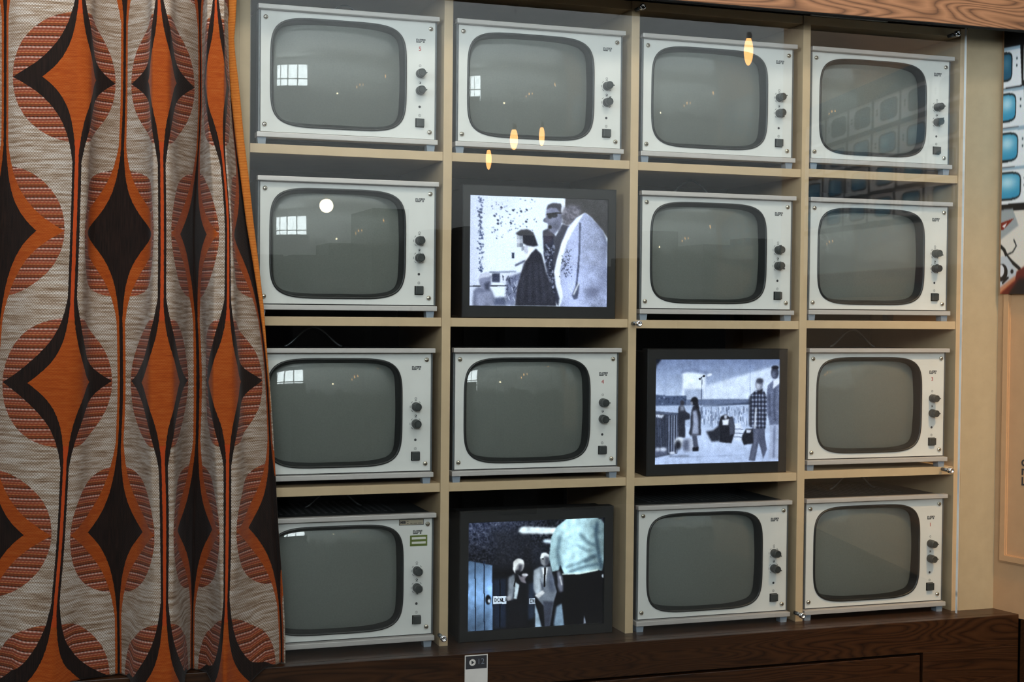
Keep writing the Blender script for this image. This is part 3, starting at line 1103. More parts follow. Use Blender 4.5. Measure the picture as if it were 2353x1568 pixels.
# --- street scene
p = Paint(WP, HP, [(275, 358), (1447, 362), (1432, 1330), (258, 1355)], (178, 192, 224))
yy = np.clip((p.Y - 360) / 400, 0, 1)
p.a = (np.array([122, 138, 174]) * (1 - yy)[..., None] + np.array([196, 212, 240]) * yy[..., None])
for k in range(30):
    x = random.uniform(280, 1440)
    p.line([(x, 360), (x, 700)], random.uniform(4, 12), random.choice([(150, 165, 200), (110, 124, 160)]), 1, 0.25)
p.poly([(522, 490), (560, 480), (738, 500), (738, 735), (520, 735)], (226, 238, 254), 2, 0.9)
p.poly([(735, 612), (1200, 480), (1440, 420), (1440, 740), (735, 740)], (210, 224, 246), 3, 0.9)
p.poly([(540, 640), (720, 640), (720, 735), (540, 735)], (160, 175, 206), 2, 0.8)
p.poly([(500, 470), (620, 445), (760, 480), (750, 500), (620, 465), (505, 492)], (120, 134, 168), 2, 0.8)
p.poly([(270, 690), (345, 700), (350, 690), (365, 705), (560, 705), (560, 800), (268, 800)], (84, 98, 128), 1)
for k in range(25):
    p.ell(random.uniform(290, 550), random.uniform(715, 785), 9, 8, random.choice([(130, 144, 176), (60, 72, 98)]), 0, 0.7)
p.poly([(560, 738), (1165, 738), (1165, 790), (560, 800)], (108, 122, 152), 1)
p.poly([(700, 800), (1165, 770), (1165, 786), (700, 818)], (70, 82, 108), 1)
p.poly([(268, 800), (1165, 800), (1165, 1010), (268, 1010)], (174, 190, 220), 2)
for k in range(190):
    x, y = random.uniform(690, 1160), random.uniform(805, 960)
    p.line([(x, y), (x, y + random.uniform(10, 70))], random.uniform(5, 12), random.choice([(120, 134, 164), (212, 224, 246), (84, 96, 122), (196, 210, 238)]), 0, 0.6)
p.poly([(255, 1000), (1440, 1000), (1440, 1360), (250, 1360)], (190, 206, 236), 6)
p.poly([(255, 1220), (1440, 1180), (1440, 1360), (250, 1360)], (176, 192, 226), 10, 0.7)
p.line([(590, 1285), (1100, 1268)], 6, (150, 165, 196), 1)
p.poly([(740, 1040), (800, 1038), (870, 980), (870, 1135), (790, 1138)], (48, 52, 64), 2)
p.poly([(1000, 970), (1060, 960), (1100, 1040), (1090, 1132), (1005, 1130)], (206, 218, 240), 1)
for y in (1020, 1060, 1095):
    p.line([(1005, y), (1090, y + 4)], 8, (110, 122, 150), 0)
p.poly([(862, 960), (880, 905), (905, 890), (930, 880), (960, 910), (990, 905), (1012, 1000), (1010, 1060), (980, 1155), (905, 1150), (866, 1140)], (40, 43, 54), 1)
p.poly([(895, 935), (962, 925), (950, 985), (895, 985)], (218, 226, 242), 1)
p.ell(925, 905, 15, 20, (180, 188, 208), 1)
p.poly([(955, 930), (985, 905), (1012, 990), (1000, 1070), (965, 1080)], (78, 84, 102), 1)
# railing
p.poly([(255, 848), (490, 870), (478, 1000), (470, 1250), (385, 1262), (258, 1290)], (52, 58, 74), 1)
p.poly([(262, 850), (492, 872), (490, 890), (262, 872)], (88, 98, 122), 0)
p.poly([(272, 880), (355, 884), (330, 915), (275, 905)], (214, 224, 244), 1)
for k in range(15):
    x = 268 + k * 14.5
    p.line([(x + 8, 890), (x, 1240)], 4.5, (98, 108, 134), 0, 0.8)
for x in (392, 418, 440, 462):
    p.line([(x + 6, 890), (x, 1240)], 8, (160, 172, 200), 0, 0.8)
p.poly([(258, 1215), (385, 1225), (385, 1262), (258, 1282)], (92, 100, 124), 2)
for x in (290, 330, 352):
    p.ell(x, 1210, 22, 18, (190, 200, 222), 2)
p.ell(425, 1245, 28, 12, (206, 216, 238), 1)
p.poly([(395, 1270), (580, 1270), (590, 1280), (400, 1282)], (92, 100, 120), 2)
# man and woman at the railing
p.poly([(486, 810), (505, 790), (535, 800), (550, 850), (590, 880), (590, 925), (545, 935), (545, 1100), (478, 1095), (478, 900)], (52, 56, 70), 1)
p.ell(520, 772, 20, 26, (60, 62, 76), 1)
p.poly([(500, 800), (530, 796), (540, 840), (500, 850)], (176, 186, 208), 2, 0.7)
p.ell(490, 1145, 46, 48, (216, 226, 242), 2)
p.ell(478, 1170, 30, 46, (40, 43, 54), 3)
p.ell(575, 1168, 54, 62, (186, 196, 220), 2)
p.poly([(520, 1130), (580, 1110), (585, 1228), (525, 1228)], (98, 106, 130), 4)
p.poly([(604, 850), (620, 800), (665, 795), (690, 870), (692, 1078), (600, 1078), (596, 920)], (48, 51, 64), 1)
p.poly([(616, 850), (650, 840), (668, 920), (672, 1070), (604, 1070), (620, 960)], (156, 166, 192), 2)
p.poly([(580, 1060), (600, 980), (612, 1000), (600, 1090)], (60, 64, 78), 1)
p.poly([(608, 1078), (652, 1078), (668, 1190), (666, 1225), (616, 1225), (622, 1180)], (84, 90, 110), 1)
p.poly([(614, 1192), (668, 1190), (668, 1227), (614, 1227)], (30, 32, 42), 1)
p.ell(634, 755, 34, 40, (34, 36, 46), 1)
p.poly([(630, 770), (665, 770), (680, 830), (640, 820)], (40, 42, 52), 1)
p.ell(608, 775, 9, 18, (150, 158, 180), 1)
p.line([(694, 800), (704, 560), (700, 530)], 6, (70, 80, 105), 0)
p.line([(682, 545), (700, 530), (722, 520)], 6, (60, 68, 90), 0)
p.ell(684, 546, 11, 9, (26, 30, 42), 0)
p.ell(722, 520, 11, 11, (26, 30, 42), 0)
p.ell(775, 508, 26, 12, (228, 238, 252), 1, 0.9, -0.4)
# men walking
suit = [(1330, 610), (1385, 560), (1447, 560), (1442, 980), (1350, 985), (1320, 860), (1318, 700)]
p.poly([(1345, 960), (1440, 960), (1432, 1312), (1335, 1302), (1352, 1130)], (166, 178, 206), 2)
p.line([(1395, 1000), (1385, 1290)], 16, (112, 122, 150), 2)
p.poly(suit, (112, 122, 150), 1)
p.grain(13, 0, p.pmask(suit))
p.line([(1400, 600), (1390, 800), (1400, 940)], 18, (80, 88, 112), 2)
p.line([(1345, 700), (1350, 900)], 16, (78, 86, 110), 2)
p.poly([(1385, 560), (1447, 545), (1447, 590), (1380, 645)], (214, 224, 242), 1)
p.ell(1400, 490, 38, 60, (66, 72, 92), 1)
p.ell(1388, 510, 20, 34, (110, 118, 144), 3)
p.ell(1402, 442, 36, 18, (36, 39, 52), 1)
p.poly([(1265, 1100), (1290, 1010), (1310, 1180), (1300, 1185)], (70, 76, 98), 1)
p.poly([(1178, 1010), (1302, 1015), (1300, 1120), (1322, 1215), (1284, 1305), (1258, 1200), (1240, 1150), (1205, 1325), (1145, 1318), (1180, 1150)], (88, 95, 118), 1)
p.line([(1225, 1030), (1180, 1300)], 20, (122, 130, 156), 3, 0.7)
jack = [(1165, 700), (1215, 656), (1292, 660), (1322, 720), (1320, 880), (1308, 1018), (1240, 1020), (1150, 1000), (1152, 880)]
p.poly(jack, (78, 86, 110), 1)
jm = p.pmask(jack)
pl = (np.sin(p.X / 5.2) > 0.2).astype(float) * 0.5 + (np.sin(p.Y / 6.5) > 0.2).astype(float) * 0.5
p.put(jm * (pl > 0.9), (176, 188, 214), 0, 0.7)
p.put(jm * (pl < 0.1), (36, 40, 54), 0, 0.7)
p.line([(1215, 830), (1205, 1010)], 18, (216, 226, 244), 1, 0.85)
p.line([(1160, 720), (1160, 980)], 22, (52, 58, 74), 2, 0.8)
p.poly([(1228, 640), (1282, 640), (1275, 690), (1235, 690)], (48, 50, 62), 1)
p.ell(1246, 602, 36, 54, (122, 130, 152), 1)
p.ell(1238, 615, 22, 36, (186, 194, 214), 3)
p.ell(1254, 568, 34, 26, (72, 76, 92), 2)
p.poly([(1085, 1080), (1120, 1020), (1185, 1020), (1192, 1160), (1120, 1168), (1100, 1175), (1078, 1120)], (40, 43, 54), 1)
p.poly([(1120, 1030), (1172, 1030), (1160, 1060), (1125, 1060)], (200, 210, 232), 1)
p.line([(1160, 362), (1160, 700)], 4, (96, 112, 150), 0, 0.7)
p.poly([(262, 340), (340, 350), (290, 410), (268, 480)], (20, 24, 34), 2, 0.9)
p.a = p.blur(p.a, 1) * 0.4 + p.a * 0.6
low_ = RNG.normal(0, 1, (HP, WP)); low_ = p.blur(low_, 4); low_ /= low_.std()
p.a *= (1 + 0.022 * low_)[..., None]
p.grain(9)
pB = p

# --- interior with suited men and a man seen from behind
p = Paint(WP, HP, [(180, 392), (1183, 355), (1172, 1130), (172, 1195)], (13, 15, 22))
m_ = np.clip((760 - p.Y) / 330, 0, 1) * np.clip((900 - p.X) / 500, 0.25, 1)
p.a += (m_[..., None] * np.array([56, 62, 78]))
p.grain(16, 1, (p.Y < 700).astype(float))
p.poly([(350, 440), (640, 420), (660, 700), (350, 740)], (34, 38, 48), 10, 0.6)
p.poly([(640, 560), (780, 540), (780, 720), (660, 740)], (44, 50, 64), 8, 0.6)
p.poly([(360, 808), (452, 805), (452, 1165), (360, 1170)], (30, 42, 62), 3)
p.line([(408, 810), (406, 1160)], 9, (10, 12, 20), 0)
p.poly([(612, 840), (660, 835), (660, 1100), (612, 1110)], (40, 52, 72), 3)
door = [(180, 672), (352, 706), (355, 1188), (172, 1194)]
p.poly(door, (112, 142, 178), 1)
dm = p.pmask(door)
p.shade(dm, 0.72 + 0.55 * np.exp(-((p.Y - 900) / 150) ** 2) + 0.25 * np.clip((p.X - 300) / 60, 0, 1), 1)
for x in (229, 293):
    p.line([(x, 680), (x + 2, 1190)], 9, (36, 52, 76), 0)
p.ell(322, 960, 20, 36, (14, 18, 26), 1)
p.ell(330, 968, 9, 15, (206, 222, 240), 1)
p.poly([(540, 458), (562, 424), (600, 422), (830, 430), (815, 478), (570, 474)], (232, 246, 255), 2)
p.poly([(718, 530), (740, 514), (800, 518), (800, 546), (740, 544)], (208, 228, 244), 2)
p.poly([(360, 935), (455, 932), (455, 988), (360, 992)], (206, 220, 236), 0)
p.poly([(620, 950), (662, 948), (664, 990), (622, 992)], (196, 210, 228), 0)


def glyph(x, y, ch, w=15, h=32):
    segs = {'D': [(0, 0, 0, 1), (0, 0, .8, .15), (.8, .15, 1, .5), (1, .5, .8, .85), (.8, .85, 0, 1)], 'C': [(1, .1, .4, 0), (.4, 0, 0, .5), (0, .5, .4, 1), (.4, 1, 1, .9)],
            'N': [(0, 1, 0, 0), (0, 0, 1, 1), (1, 1, 1, 0)], 'L': [(0, 0, 0, 1), (0, 1, 1, 1)], 'E': [(1, 0, 0, 0), (0, 0, 0, 1), (0, 1, 1, 1), (0, .5, .8, .5)],
            'R': [(0, 1, 0, 0), (0, 0, 1, .2), (1, .2, 0, .5), (0, .5, 1, 1)]}[ch]
    for a, b, c, d in segs:
        p.line([(x + a * w, y + b * h), (x + c * w, y + d * h)], 5, (16, 20, 30), 0)


for k, ch in enumerate('DCNLR'):
    glyph(371 + k * 19, 947, ch, 12, 28)
for k, ch in enumerate('EN'):
    glyph(628 + k * 18, 956, ch, 11, 26)
# pale floor patches between the legs
p.poly([(662, 985), (690, 1060), (716, 1166), (664, 1168)], (150, 170, 188), 1)
p.poly([(800, 1152), (822, 1010), (868, 985), (880, 1152)], (134, 158, 180), 2)
p.poly([(1030, 1062), (1046, 1136), (1026, 1138)], (150, 160, 176), 1)
# left man
p.poly([(470, 790), (512, 768), (600, 785), (616, 900), (606, 1000), (600, 1160), (452, 1160), (470, 1010), (458, 920)], (20, 22, 30), 2)
p.poly([(470, 795), (512, 772), (520, 830), (500, 960), (462, 960)], (128, 138, 150), 2)
p.poly([(520, 830), (550, 850), (530, 955), (508, 955)], (186, 202, 212), 1)
p.line([(524, 800), (510, 860)], 9, (20, 22, 28), 0)
p.poly([(535, 770), (560, 790), (600, 780), (612, 770), (590, 810), (600, 840), (560, 830)], (120, 118, 128), 1)
p.ell(590, 777, 24, 12, (206, 210, 220), 1)
p.poly([(455, 935), (485, 930), (488, 965), (460, 970)], (150, 154, 162), 1)
p.ell(545, 706, 40, 50, (168, 172, 178), 1)
p.poly([(502, 740), (505, 680), (540, 656), (580, 670), (584, 700), (545, 690), (525, 720), (520, 770)], (222, 228, 232), 1)
p.poly([(545, 700), (570, 705), (565, 745), (540, 755)], (70, 72, 84), 2)
p.ell(540, 755, 20, 16, (30, 32, 40), 2)
# middle man
p.poly([(655, 745), (705, 716), (780, 716), (812, 860), (826, 900), (800, 985), (770, 1160), (735, 1160), (722, 1000), (690, 965), (652, 880)], (118, 128, 142), 1)
p.poly([(722, 970), (800, 975), (772, 1160), (736, 1160)], (66, 72, 88), 2)
p.poly([(655, 750), (700, 722), (715, 840), (690, 960), (660, 900)], (170, 182, 194), 3)
p.poly([(712, 725), (760, 722), (735, 870)], (222, 230, 238), 1)
p.line([(738, 728), (733, 860)], 15, (18, 20, 28), 0)
p.poly([(700, 800), (730, 870), (716, 900)], (92, 100, 116), 1)
p.poly([(760, 770), (800, 780), (810, 900), (770, 900)], (92, 102, 122), 4)
p.poly([(660, 930), (690, 910), (720, 890), (735, 910), (690, 950)], (202, 208, 216), 1)
p.poly([(680, 1005), (725, 1000), (735, 1155), (712, 1155)], (16, 18, 26), 2)
p.ell(736, 664, 33, 48, (140, 146, 154), 1)
p.poly([(702, 655), (712, 618), (742, 612), (770, 630), (768, 650), (735, 640), (715, 660)], (220, 228, 234), 1)
p.poly([(742, 640), (766, 650), (764, 700), (742, 712)], (58, 62, 76), 3)
p.ell(722, 660, 9, 4, (30, 32, 40), 0)
# man from behind
shirt = [(900, 366), (960, 356), (1115, 354), (1160, 372), (1186, 410), (1182, 660), (1165, 748), (1132, 742), (1000, 772), (880, 774), (850, 700), (840, 745), (790, 755), (768, 650), (784, 500), (830, 418)]
p.poly(shirt, (188, 222, 234), 1)
sm = p.pmask(shirt)
p.shade(sm, 0.84 + 0.22 * np.exp(-((p.X - 940) / 120) ** 2) - 0.22 * np.clip((p.X - 1050) / 130, 0, 1), 1)
for pts, wd, al in (([(850, 500), (830, 620), (850, 720)], 26, .55), ([(1130, 400), (1120, 480), (1140, 620), (1160, 720)], 26, .8), ([(1000, 480), (1060, 540), (1110, 560)], 22, .5),
                    ([(900, 720), (1000, 690), (1110, 630)], 20, .5), ([(920, 755), (1040, 715), (1140, 700)], 18, .7), ([(980, 560), (1050, 600), (1110, 600)], 16, .5), ([(1040, 680), (1120, 640)], 22, .6), ([(1090, 420), (1150, 470)], 16, .5)):
    p.line(pts, wd, (52, 74, 92), 3, al)
p.grain(6, 0, sm)
p.poly([(866, 780), (1000, 774), (1140, 745), (1176, 770), (1173, 1132), (1045, 1135), (1030, 1060), (1000, 1140), (884, 1150), (862, 980)], (10, 11, 16), 1)
p.line([(870, 772), (1000, 766), (1130, 742)], 12, (206, 226, 226), 1)
p.line([(838, 760), (856, 850)], 26, (120, 126, 140), 2)
p.poly([(838, 780), (868, 785), (872, 900), (845, 905), (830, 860)], (110, 116, 132), 2)
p.line([(848, 790), (862, 850)], 7, (220, 226, 232), 1)
p.ell(1172, 786, 9, 14, (200, 212, 224), 1)
low_ = RNG.normal(0, 1, (HP, WP)); low_ = p.blur(low_, 4); low_ /= low_.std()
p.a *= (1 + 0.045 * low_)[..., None]
p.grain(5)
pC = p

flat_monitor(0.0473, 0.3928, S2, 0.279, 0.0642, 0.3739, 0.0265, 0.2565, pA, 'black flat monitor showing a crowd and a man in a pale coat')
flat_monitor(0.4705, 0.8150, S3 - 0.0010, -0.0638, 0.4910, 0.7962, -0.3173, -0.0873, pB, 'black flat monitor showing people walking in a street')
flat_monitor(0.0467, 0.3948, TZ, -0.4038, 0.0670, 0.3733, -0.6575, -0.4290, pC, 'black flat monitor showing suited men and a white shirt from behind')

# ================================================================== POSTER ON THE RIGHT-HAND WALL
py0 = wall_hit(2312, 300)[0]
pz0, pz1 = wall_hit(2320, 676)[1], wall_hit(2320, 60)[1]
pz1 = 0.70
py1 = py0 - 1.45
Wv, Hv = 620, 420


def pmapx(u):
    return u


# paint in a frame where x is millimetres along the wall and y is the photo's pixel row at the near edge
LEN = (py0 - py1) * math.hypot(1, WS) * 1000
zr = (wall_hit(2320, 112)[1] - wall_hit(2320, 676)[1]) / (676 - 112)
YT = 676 - (pz1 - pz0) / zr
p = Paint(Wv, Hv, [(0, YT), (LEN, YT), (LEN, 676), (0, 676)], (10, 10, 12))
p.X = LEN * (p.X / LEN) ** 2.6
scale_mm = (wall_hit(2312, 300)[0] - wall_hit(2353, 300)[0]) * math.hypot(1, WS) * 1000 / 41.0   # mm per pixel column


def tvp(x0, x1, y0, y1, rows_right, tilt=0, dark=False):
    """one set in the poster; x in mm, y in rows"""
    q = [(x0, y0), (x1, y0 + tilt), (x1 + 3, y1 + tilt), (x0, y1)]
    p.poly(q, (232, 234, 236), 0)
    p.poly([(x0, y0), (x1, y0 + tilt), (x1, y0 + tilt + 8), (x0, y0 + 8)], (196, 190, 186), 0)
    w_ = x1 - x0
    a, b = x0 + w_ * 0.07, x0 + w_ * 0.74
    c_, d_ = y0 + (y1 - y0) * 0.14, y0 + (y1 - y0) * 0.86
    cx, cy, rx, ry = (a + b) / 2, (c_ + d_) / 2 + tilt * 0.4, (b - a) / 2, (d_ - c_) / 2
    m1 = ((np.abs((p.X - cx) / rx) ** 5 + np.abs((p.Y - cy) / ry) ** 5) < 1).astype(float)
    p.put(m1, (14, 20, 22), 0)
    m2 = ((np.abs((p.X - cx) / (rx * 0.9)) ** 6 + np.abs((p.Y - cy) / (ry * 0.88)) ** 6) < 1).astype(float)
    p.put(m2, (20, 70, 96) if dark else (44, 140, 182), 0)
    hl = np.exp(-(((p.X - (cx + rx * 0.35)) / (rx * 0.55)) ** 2 + ((p.Y - (cy - ry * 0.15)) / (ry * 0.5)) ** 2)) * m2
    p.put(hl, (180, 226, 244), 1, 0.2 if dark else 0.95)
    for yk in (0.42, 0.55):
        p.ell(x0 + w_ * 0.87, y0 + (y1 - y0) * yk, w_ * 0.025, 4, (30, 34, 38), 0)


colw = 205.0
vis = 31 * scale_mm
for cidx in range(-1, 7):
    for r, (y0, y1, xr) in enumerate(((112, 192, 34), (206, 285, 40), (296, 376, 52), (386, 462, 62))):
        xe = xr * scale_mm * 1.0 + cidx * colw
        x0 = xe - colw * 0.93
        tvp(x0 + colw, xe + colw, y0, y1, 0, tilt=(-4 if r > 1 else 0), dark=(r == 0))
        if cidx == -1:
            pass
for r, (y0, y1, xs) in enumerate(((112, 192, 34), (206, 285, 44), (296, 376, 50), (386, 464, 56))):
    xe = xs * scale_mm
    p.poly([(-5, y0 - 2), (xe + 12, y0 - 2), (xe + 12, y1 + 22), (-5, y1 + 22)], (10, 10, 14), 0)
    p.poly([(-5, y0), (xe + 3 * scale_mm, y0 - 1), (xe + 8 * scale_mm, y1 + 10), (-5, y1 + 12)], (226, 232, 236), 0)
    p.poly([(-5, y0), (xe + 3 * scale_mm, y0 - 1), (xe + 3 * scale_mm, y0 + 7), (-5, y0 + 6)], (150, 176, 192), 0)
    sx = (20, 30, 36, 44)[r] * scale_mm
    cy, ry = (y0 + y1) / 2 + 4, (y1 - y0) / 2 - 6
    m1 = ((np.abs((p.X + sx * 0.4) / (sx * 1.4)) ** 5 + np.abs((p.Y - cy) / ry) ** 5) < 1).astype(float)
    p.put(m1, (10, 22, 26), 0)
    m2 = ((np.abs((p.X + sx * 0.4) / (sx * 1.4 - 2.2 * scale_mm)) ** 6 + np.abs((p.Y - cy) / (ry - 5)) ** 6) < 1).astype(float)
    p.put(m2, (24, 84, 112) if r == 0 else (52, 146, 184), 0)
    hl = np.exp(-(((p.X - sx * 0.3) / (sx * 0.5)) ** 2 + ((p.Y - cy + ry * 0.25) / (ry * 0.5)) ** 2)) * m2
    p.put(hl, (190, 230, 244), 1, 0.25 if r == 0 else 0.9)
    for dy in (-8, 8):
        p.ell(xe - 4 * scale_mm, cy + dy - 8, 1.6 * scale_mm, 3, (30, 50, 56), 0)
# desk, cable and controls below
p.poly([(-5, 478), (LEN, 470), (LEN, 690), (-5, 690)], (214, 212, 204), 1)
p.poly([(-5, 470), (LEN, 455), (LEN, 470), (-5, 486)], (14, 14, 16), 0)
q_ = scale_mm
p.poly([(0, 482), (26 * q_, 480), (40 * q_, 520), (0, 550)], (150, 160, 164), 1)
p.poly([(0, 512), (30 * q_, 503), (5 * q_, 528), (0, 528)], (120, 30, 18), 0)
p.poly([(2 * q_, 520), (14 * q_, 512), (8 * q_, 524)], (230, 232, 240), 0)
p.line([(30 * q_, 552), (36 * q_, 566), (28 * q_, 580), (14 * q_, 586)], 2.6 * q_, (26, 30, 32), 0)
p.line([(0, 566), (8 * q_, 574), (14 * q_, 588), (26 * q_, 602), (44 * q_, 618)], 6 * q_, (14, 16, 18), 0)
p.poly([(0, 590), (14 * q_, 588), (38 * q_, 622), (34 * q_, 640), (0, 668)], (186, 196, 204), 0)
p.ell(3 * q_, 626, 14 * q_, 20, (26, 24, 26), 0)
p.ell(1 * q_, 622, 8 * q_, 14, (214, 218, 224), 0)
p.ell(27 * q_, 624, 3.5 * q_, 5, (20, 22, 26), 0)
p.line([(6 * q_, 650), (18 * q_, 638)], 4 * q_, (20, 20, 24), 0)
p.poly([(0, 672), (34 * q_, 642), (38 * q_, 624), (60 * q_, 610), (120 * q_, 600), (LEN, 600), (LEN, 690), (0, 690)], (96, 30, 22), 1)
p.poly([(10 * q_, 690), (44 * q_, 640), (LEN, 640), (LEN, 690)], (22, 10, 12), 3)
p.poly([(0, 660), (34 * q_, 634), (36 * q_, 644), (0, 676)], (186, 104, 62), 1, 0.7)
p.a = p.blur(p.a, 1) * 0.75 + p.a * 0.25
p.a += RNG.normal(0, 4, p.a.shape)
po = empty('wall_poster', (wall_x(py0), py0, Z(pz0)), 'large photographic poster of stacked televisions on the right-hand wall', 'poster')
nx, ny = -1 / math.hypot(1, WS), -WS / math.hypot(1, WS)


def pp(s, r):
    y = py0 + (py1 - py0) * s ** 2.6
    return (wall_x(y) + nx * 0.0116, y + ny * 0.0116, Z(pz1 + (pz0 - pz1) * r))


local(p.grid('picture', M['photo_print'], pp, po), wall_x(py0), py0, Z(pz0))
bm = bmesh.new(); wall_prism(bm, py0, py1, Z(pz0), Z(pz1), 0.0102, 0.0113)
local(obj('backing_board', bm, M['lcd'], po), wall_x(py0), py0, Z(pz0))

# lettering on the wall below the poster
bm = bmesh.new()
lo = []
for ch, v, sz in (('o', 1065, 0.031), ('n', 1086, 0.031), ('L', 1107, 0.026)):
    yy_, zz_ = wall_hit(2347, v)
    me = text_mesh(ch, sz, 0.0006, 0.0003, 'LEFT')
    R = Matrix(((WS / math.hypot(1, WS), 0, -1 / math.hypot(1, WS), 0), (-1 / math.hypot(1, WS), 0, -WS / math.hypot(1, WS), 0), (0, 1, 0, 0), (0, 0, 0, 1)))
    dz = 0.004 if ch != 'L' else 0.0
    me.transform(Matrix.Translation((wall_x(yy_) + nx * 0.0006, yy_ + ny * 0.0006, Z(zz_) + dz)) @ R)
    bm.from_mesh(me)
    bpy.data.meshes.remove(me)
wl = obj('wall_lettering', bm, M['print'])
tag(wl, 'dark printed letters on the warm beige wall under the poster', 'lettering')

# ================================================================== CURTAIN
US = 0.59 / 700.0            # metres per flat pattern unit
rowsY = [-60, 190, 540, 880, 1215, 1550, 1640]
K = {
    190: [(-330, -120), (-175, 12), (-148, 31), (-80, 99.5), (0, 181), (34, 210), (80, 220), (148, 264), (175, 286), (202, 303), (270, 341), (318, 348), (350, 369), (382, 392), (430, 405), (498, 446), (525, 461), (552, 468), (620, 472), (668, 478), (700, 500), (740, 516), (848, 527), (875, 532), (890, 536)],
    540: [(-330, -110), (-175, 8), (-95, 78), (-27, 146), (0, 171), (27, 196), (95, 202), (175, 275), (255, 347), (323, 352), (350, 373), (377, 395), (445, 416), (525, 446), (605, 473), (673, 502), (700, 525), (727, 534), (795, 539), (875, 572), (890, 582)],
    880: [(-330, -150), (-175, -12), (-148, 7), (-80, 65), (0, 158), (40, 190), (80, 204), (148, 256), (175, 279), (202, 302), (270, 326), (318, 342), (350, 371), (382, 400), (430, 413), (498, 431), (525, 455), (552, 474), (620, 479), (668, 492), (700, 524), (740, 546), (780, 553), (848, 602), (875, 613), (890, 618)],
    1215: [(-330, -170), (-175, -30), (-95, 49), (-27, 117), (0, 141), (27, 164), (95, 206), (175, 268), (255, 325), (323, 353), (350, 378), (377, 400), (445, 409), (525, 447), (605, 486), (673, 503), (700, 522), (727, 545), (795, 573), (875, 628), (890, 637)],
    1550: [(-330, -200), (-175, -62), (-148, -20), (-80, 35), (0, 119), (80, 185), (148, 250), (175, 273), (202, 288), (270, 315), (350, 378), (430, 420), (498, 432), (525, 441), (552, 456), (620, 490), (700, 518), (780, 575), (848, 632), (875, 647), (890, 654)],
}
top = dict(K[190])
top.update({0: 186, 175: 288, 350: 364, 525: 458, 700: 495, 780: 509, 848: 521, 875: 530, 890: 538})
K[-60] = sorted(top.items())
K[1640] = [(u, x + (x - dict(K[1550])[u])) for u, x in K[1550]]
NU, NV = 470, 330
uu = np.linspace(-330, 890, NU)


def pchip(xs, ys, xq):
    xs, ys = np.array(xs, float), np.array(ys, float)
    h = np.diff(xs)
    d = np.diff(ys) / h
    mm = np.zeros(len(xs))
    for i in range(1, len(xs) - 1):
        if d[i - 1] * d[i] > 0:
            w1, w2 = 2 * h[i] + h[i - 1], h[i] + 2 * h[i - 1]
            mm[i] = (w1 + w2) / (w1 / d[i - 1] + w2 / d[i])
    mm[0], mm[-1] = d[0], d[-1]
    i = np.clip(np.searchsorted(xs, xq) - 1, 0, len(xs) - 2)
    tq = (xq - xs[i]) / h[i]
    return (2 * tq ** 3 - 3 * tq ** 2 + 1) * ys[i] + (tq ** 3 - 2 * tq ** 2 + tq) * h[i] * mm[i] + (-2 * tq ** 3 + 3 * tq ** 2) * ys[i + 1] + (tq ** 3 - tq ** 2) * h[i] * mm[i + 1]


XR_ = {}
for r in rowsY:
    xx = pchip([a for a, b in K[r]], [b for a, b in K[r]], uu)
    ker = np.array([1, 2, 3, 2, 1]) / 9.0
    for _ in range(2):
        xx[2:-2] = np.convolve(xx, ker, 'valid')
    XR_[r] = xx
rowarr = np.array(rowsY, float)
stack = np.array([XR_[r] for r in rowsY])
zA = on_y(181, 181, -0.09)[2]             # height of the upper orange star
zA2 = on_y(158, 879, -0.09)[2]
PER = zA - zA2
ztop_c, zbot_c = 0.697, TZ + 0.0015
zz = np.linspace(ztop_c, zbot_c, NV)
rowpx = 181 + (zA - zz) / PER * 698.0
Xpx = np.zeros((NV, NU))
for j in range(NU):
    Xpx[:, j] = pchip(rowarr, stack[:, j], np.clip(rowpx, -60, 1640))
mper = US * 1.0
depth = np.zeros((NV, NU))
flip = np.ones(NU)
for j, u in enumerate(uu):
    k = math.floor((u + 0.001) / 175.0)
    flip[j] = 1 if k % 2 == 0 else -1          # ridge (u=0) -> valley (175): moves away from the viewer
for i in range(NV):
    dx = np.gradient(Xpx[i], uu) * (PER / 698.0) / US
    sl = np.sqrt(np.clip(1 - np.clip(dx, 0, 1) ** 2, 0, 1))
    depth[i] = np.cumsum(flip * sl) * (uu[1] - uu[0]) * US
    # bring all valleys to the same plane
    vals = [np.interp(v, uu, depth[i]) for v in (-175, 175, 525, 875)]
    depth[i] -= np.interp(uu, (-175, 175, 525, 875), vals)
sc_ = 0.95
depth = np.clip(depth * sc_, -0.105, 0.01)
ker_ = np.hanning(13) / np.hanning(13).sum()
for i in range(NV):
    depth[i, 6:-6] = np.convolve(depth[i], ker_, 'valid')
for _ in range(3):
    depth[1:-1] = (depth[:-2] + depth[1:-1] * 2 + depth[2:]) / 4
ftop = np.clip((0.70 - zz) / 0.16, 0, 1)
depth *= (0.28 + 0.72 * ftop)[:, None]
YC = -0.045
co = np.zeros((NV, NU, 3))
for i in range(NV):
    for j in range(NU):
        y = YC + depth[i, j]
        z = zz[i]
        if i > NV - 40:                         # fullest folds hang over the sideboard edge
            z -= max(0.0, min(1, (i - NV + 40) / 39)) * 0.02 * min(1, max(0, (-y - 0.082) / 0.02))
        co[i, j] = (col_x(Xpx[i, j], y, z), y, Z(z))
cu_root = empty('patterned_curtain', (-0.72, -0.07, Z(TZ)), 'long orange, brown and cream retro patterned curtain hanging before the shelves', 'curtain')
me = bpy.data.meshes.new('cloth')
idx = np.arange(NV * NU).reshape(NV, NU)
f = np.stack([idx[:-1, :-1], idx[1:, :-1], idx[1:, 1:], idx[:-1, 1:]], -1).reshape(-1, 4)
me.from_pydata(co.reshape(-1, 3).tolist(), [], f.tolist())
uvl = me.uv_layers.new(name='fabric')
vflat = (zA - zz) / PER * 700.0
UVv = np.stack(np.meshgrid(uu, vflat), -1).reshape(-1, 2)
li = np.zeros(len(me.loops), np.int32)
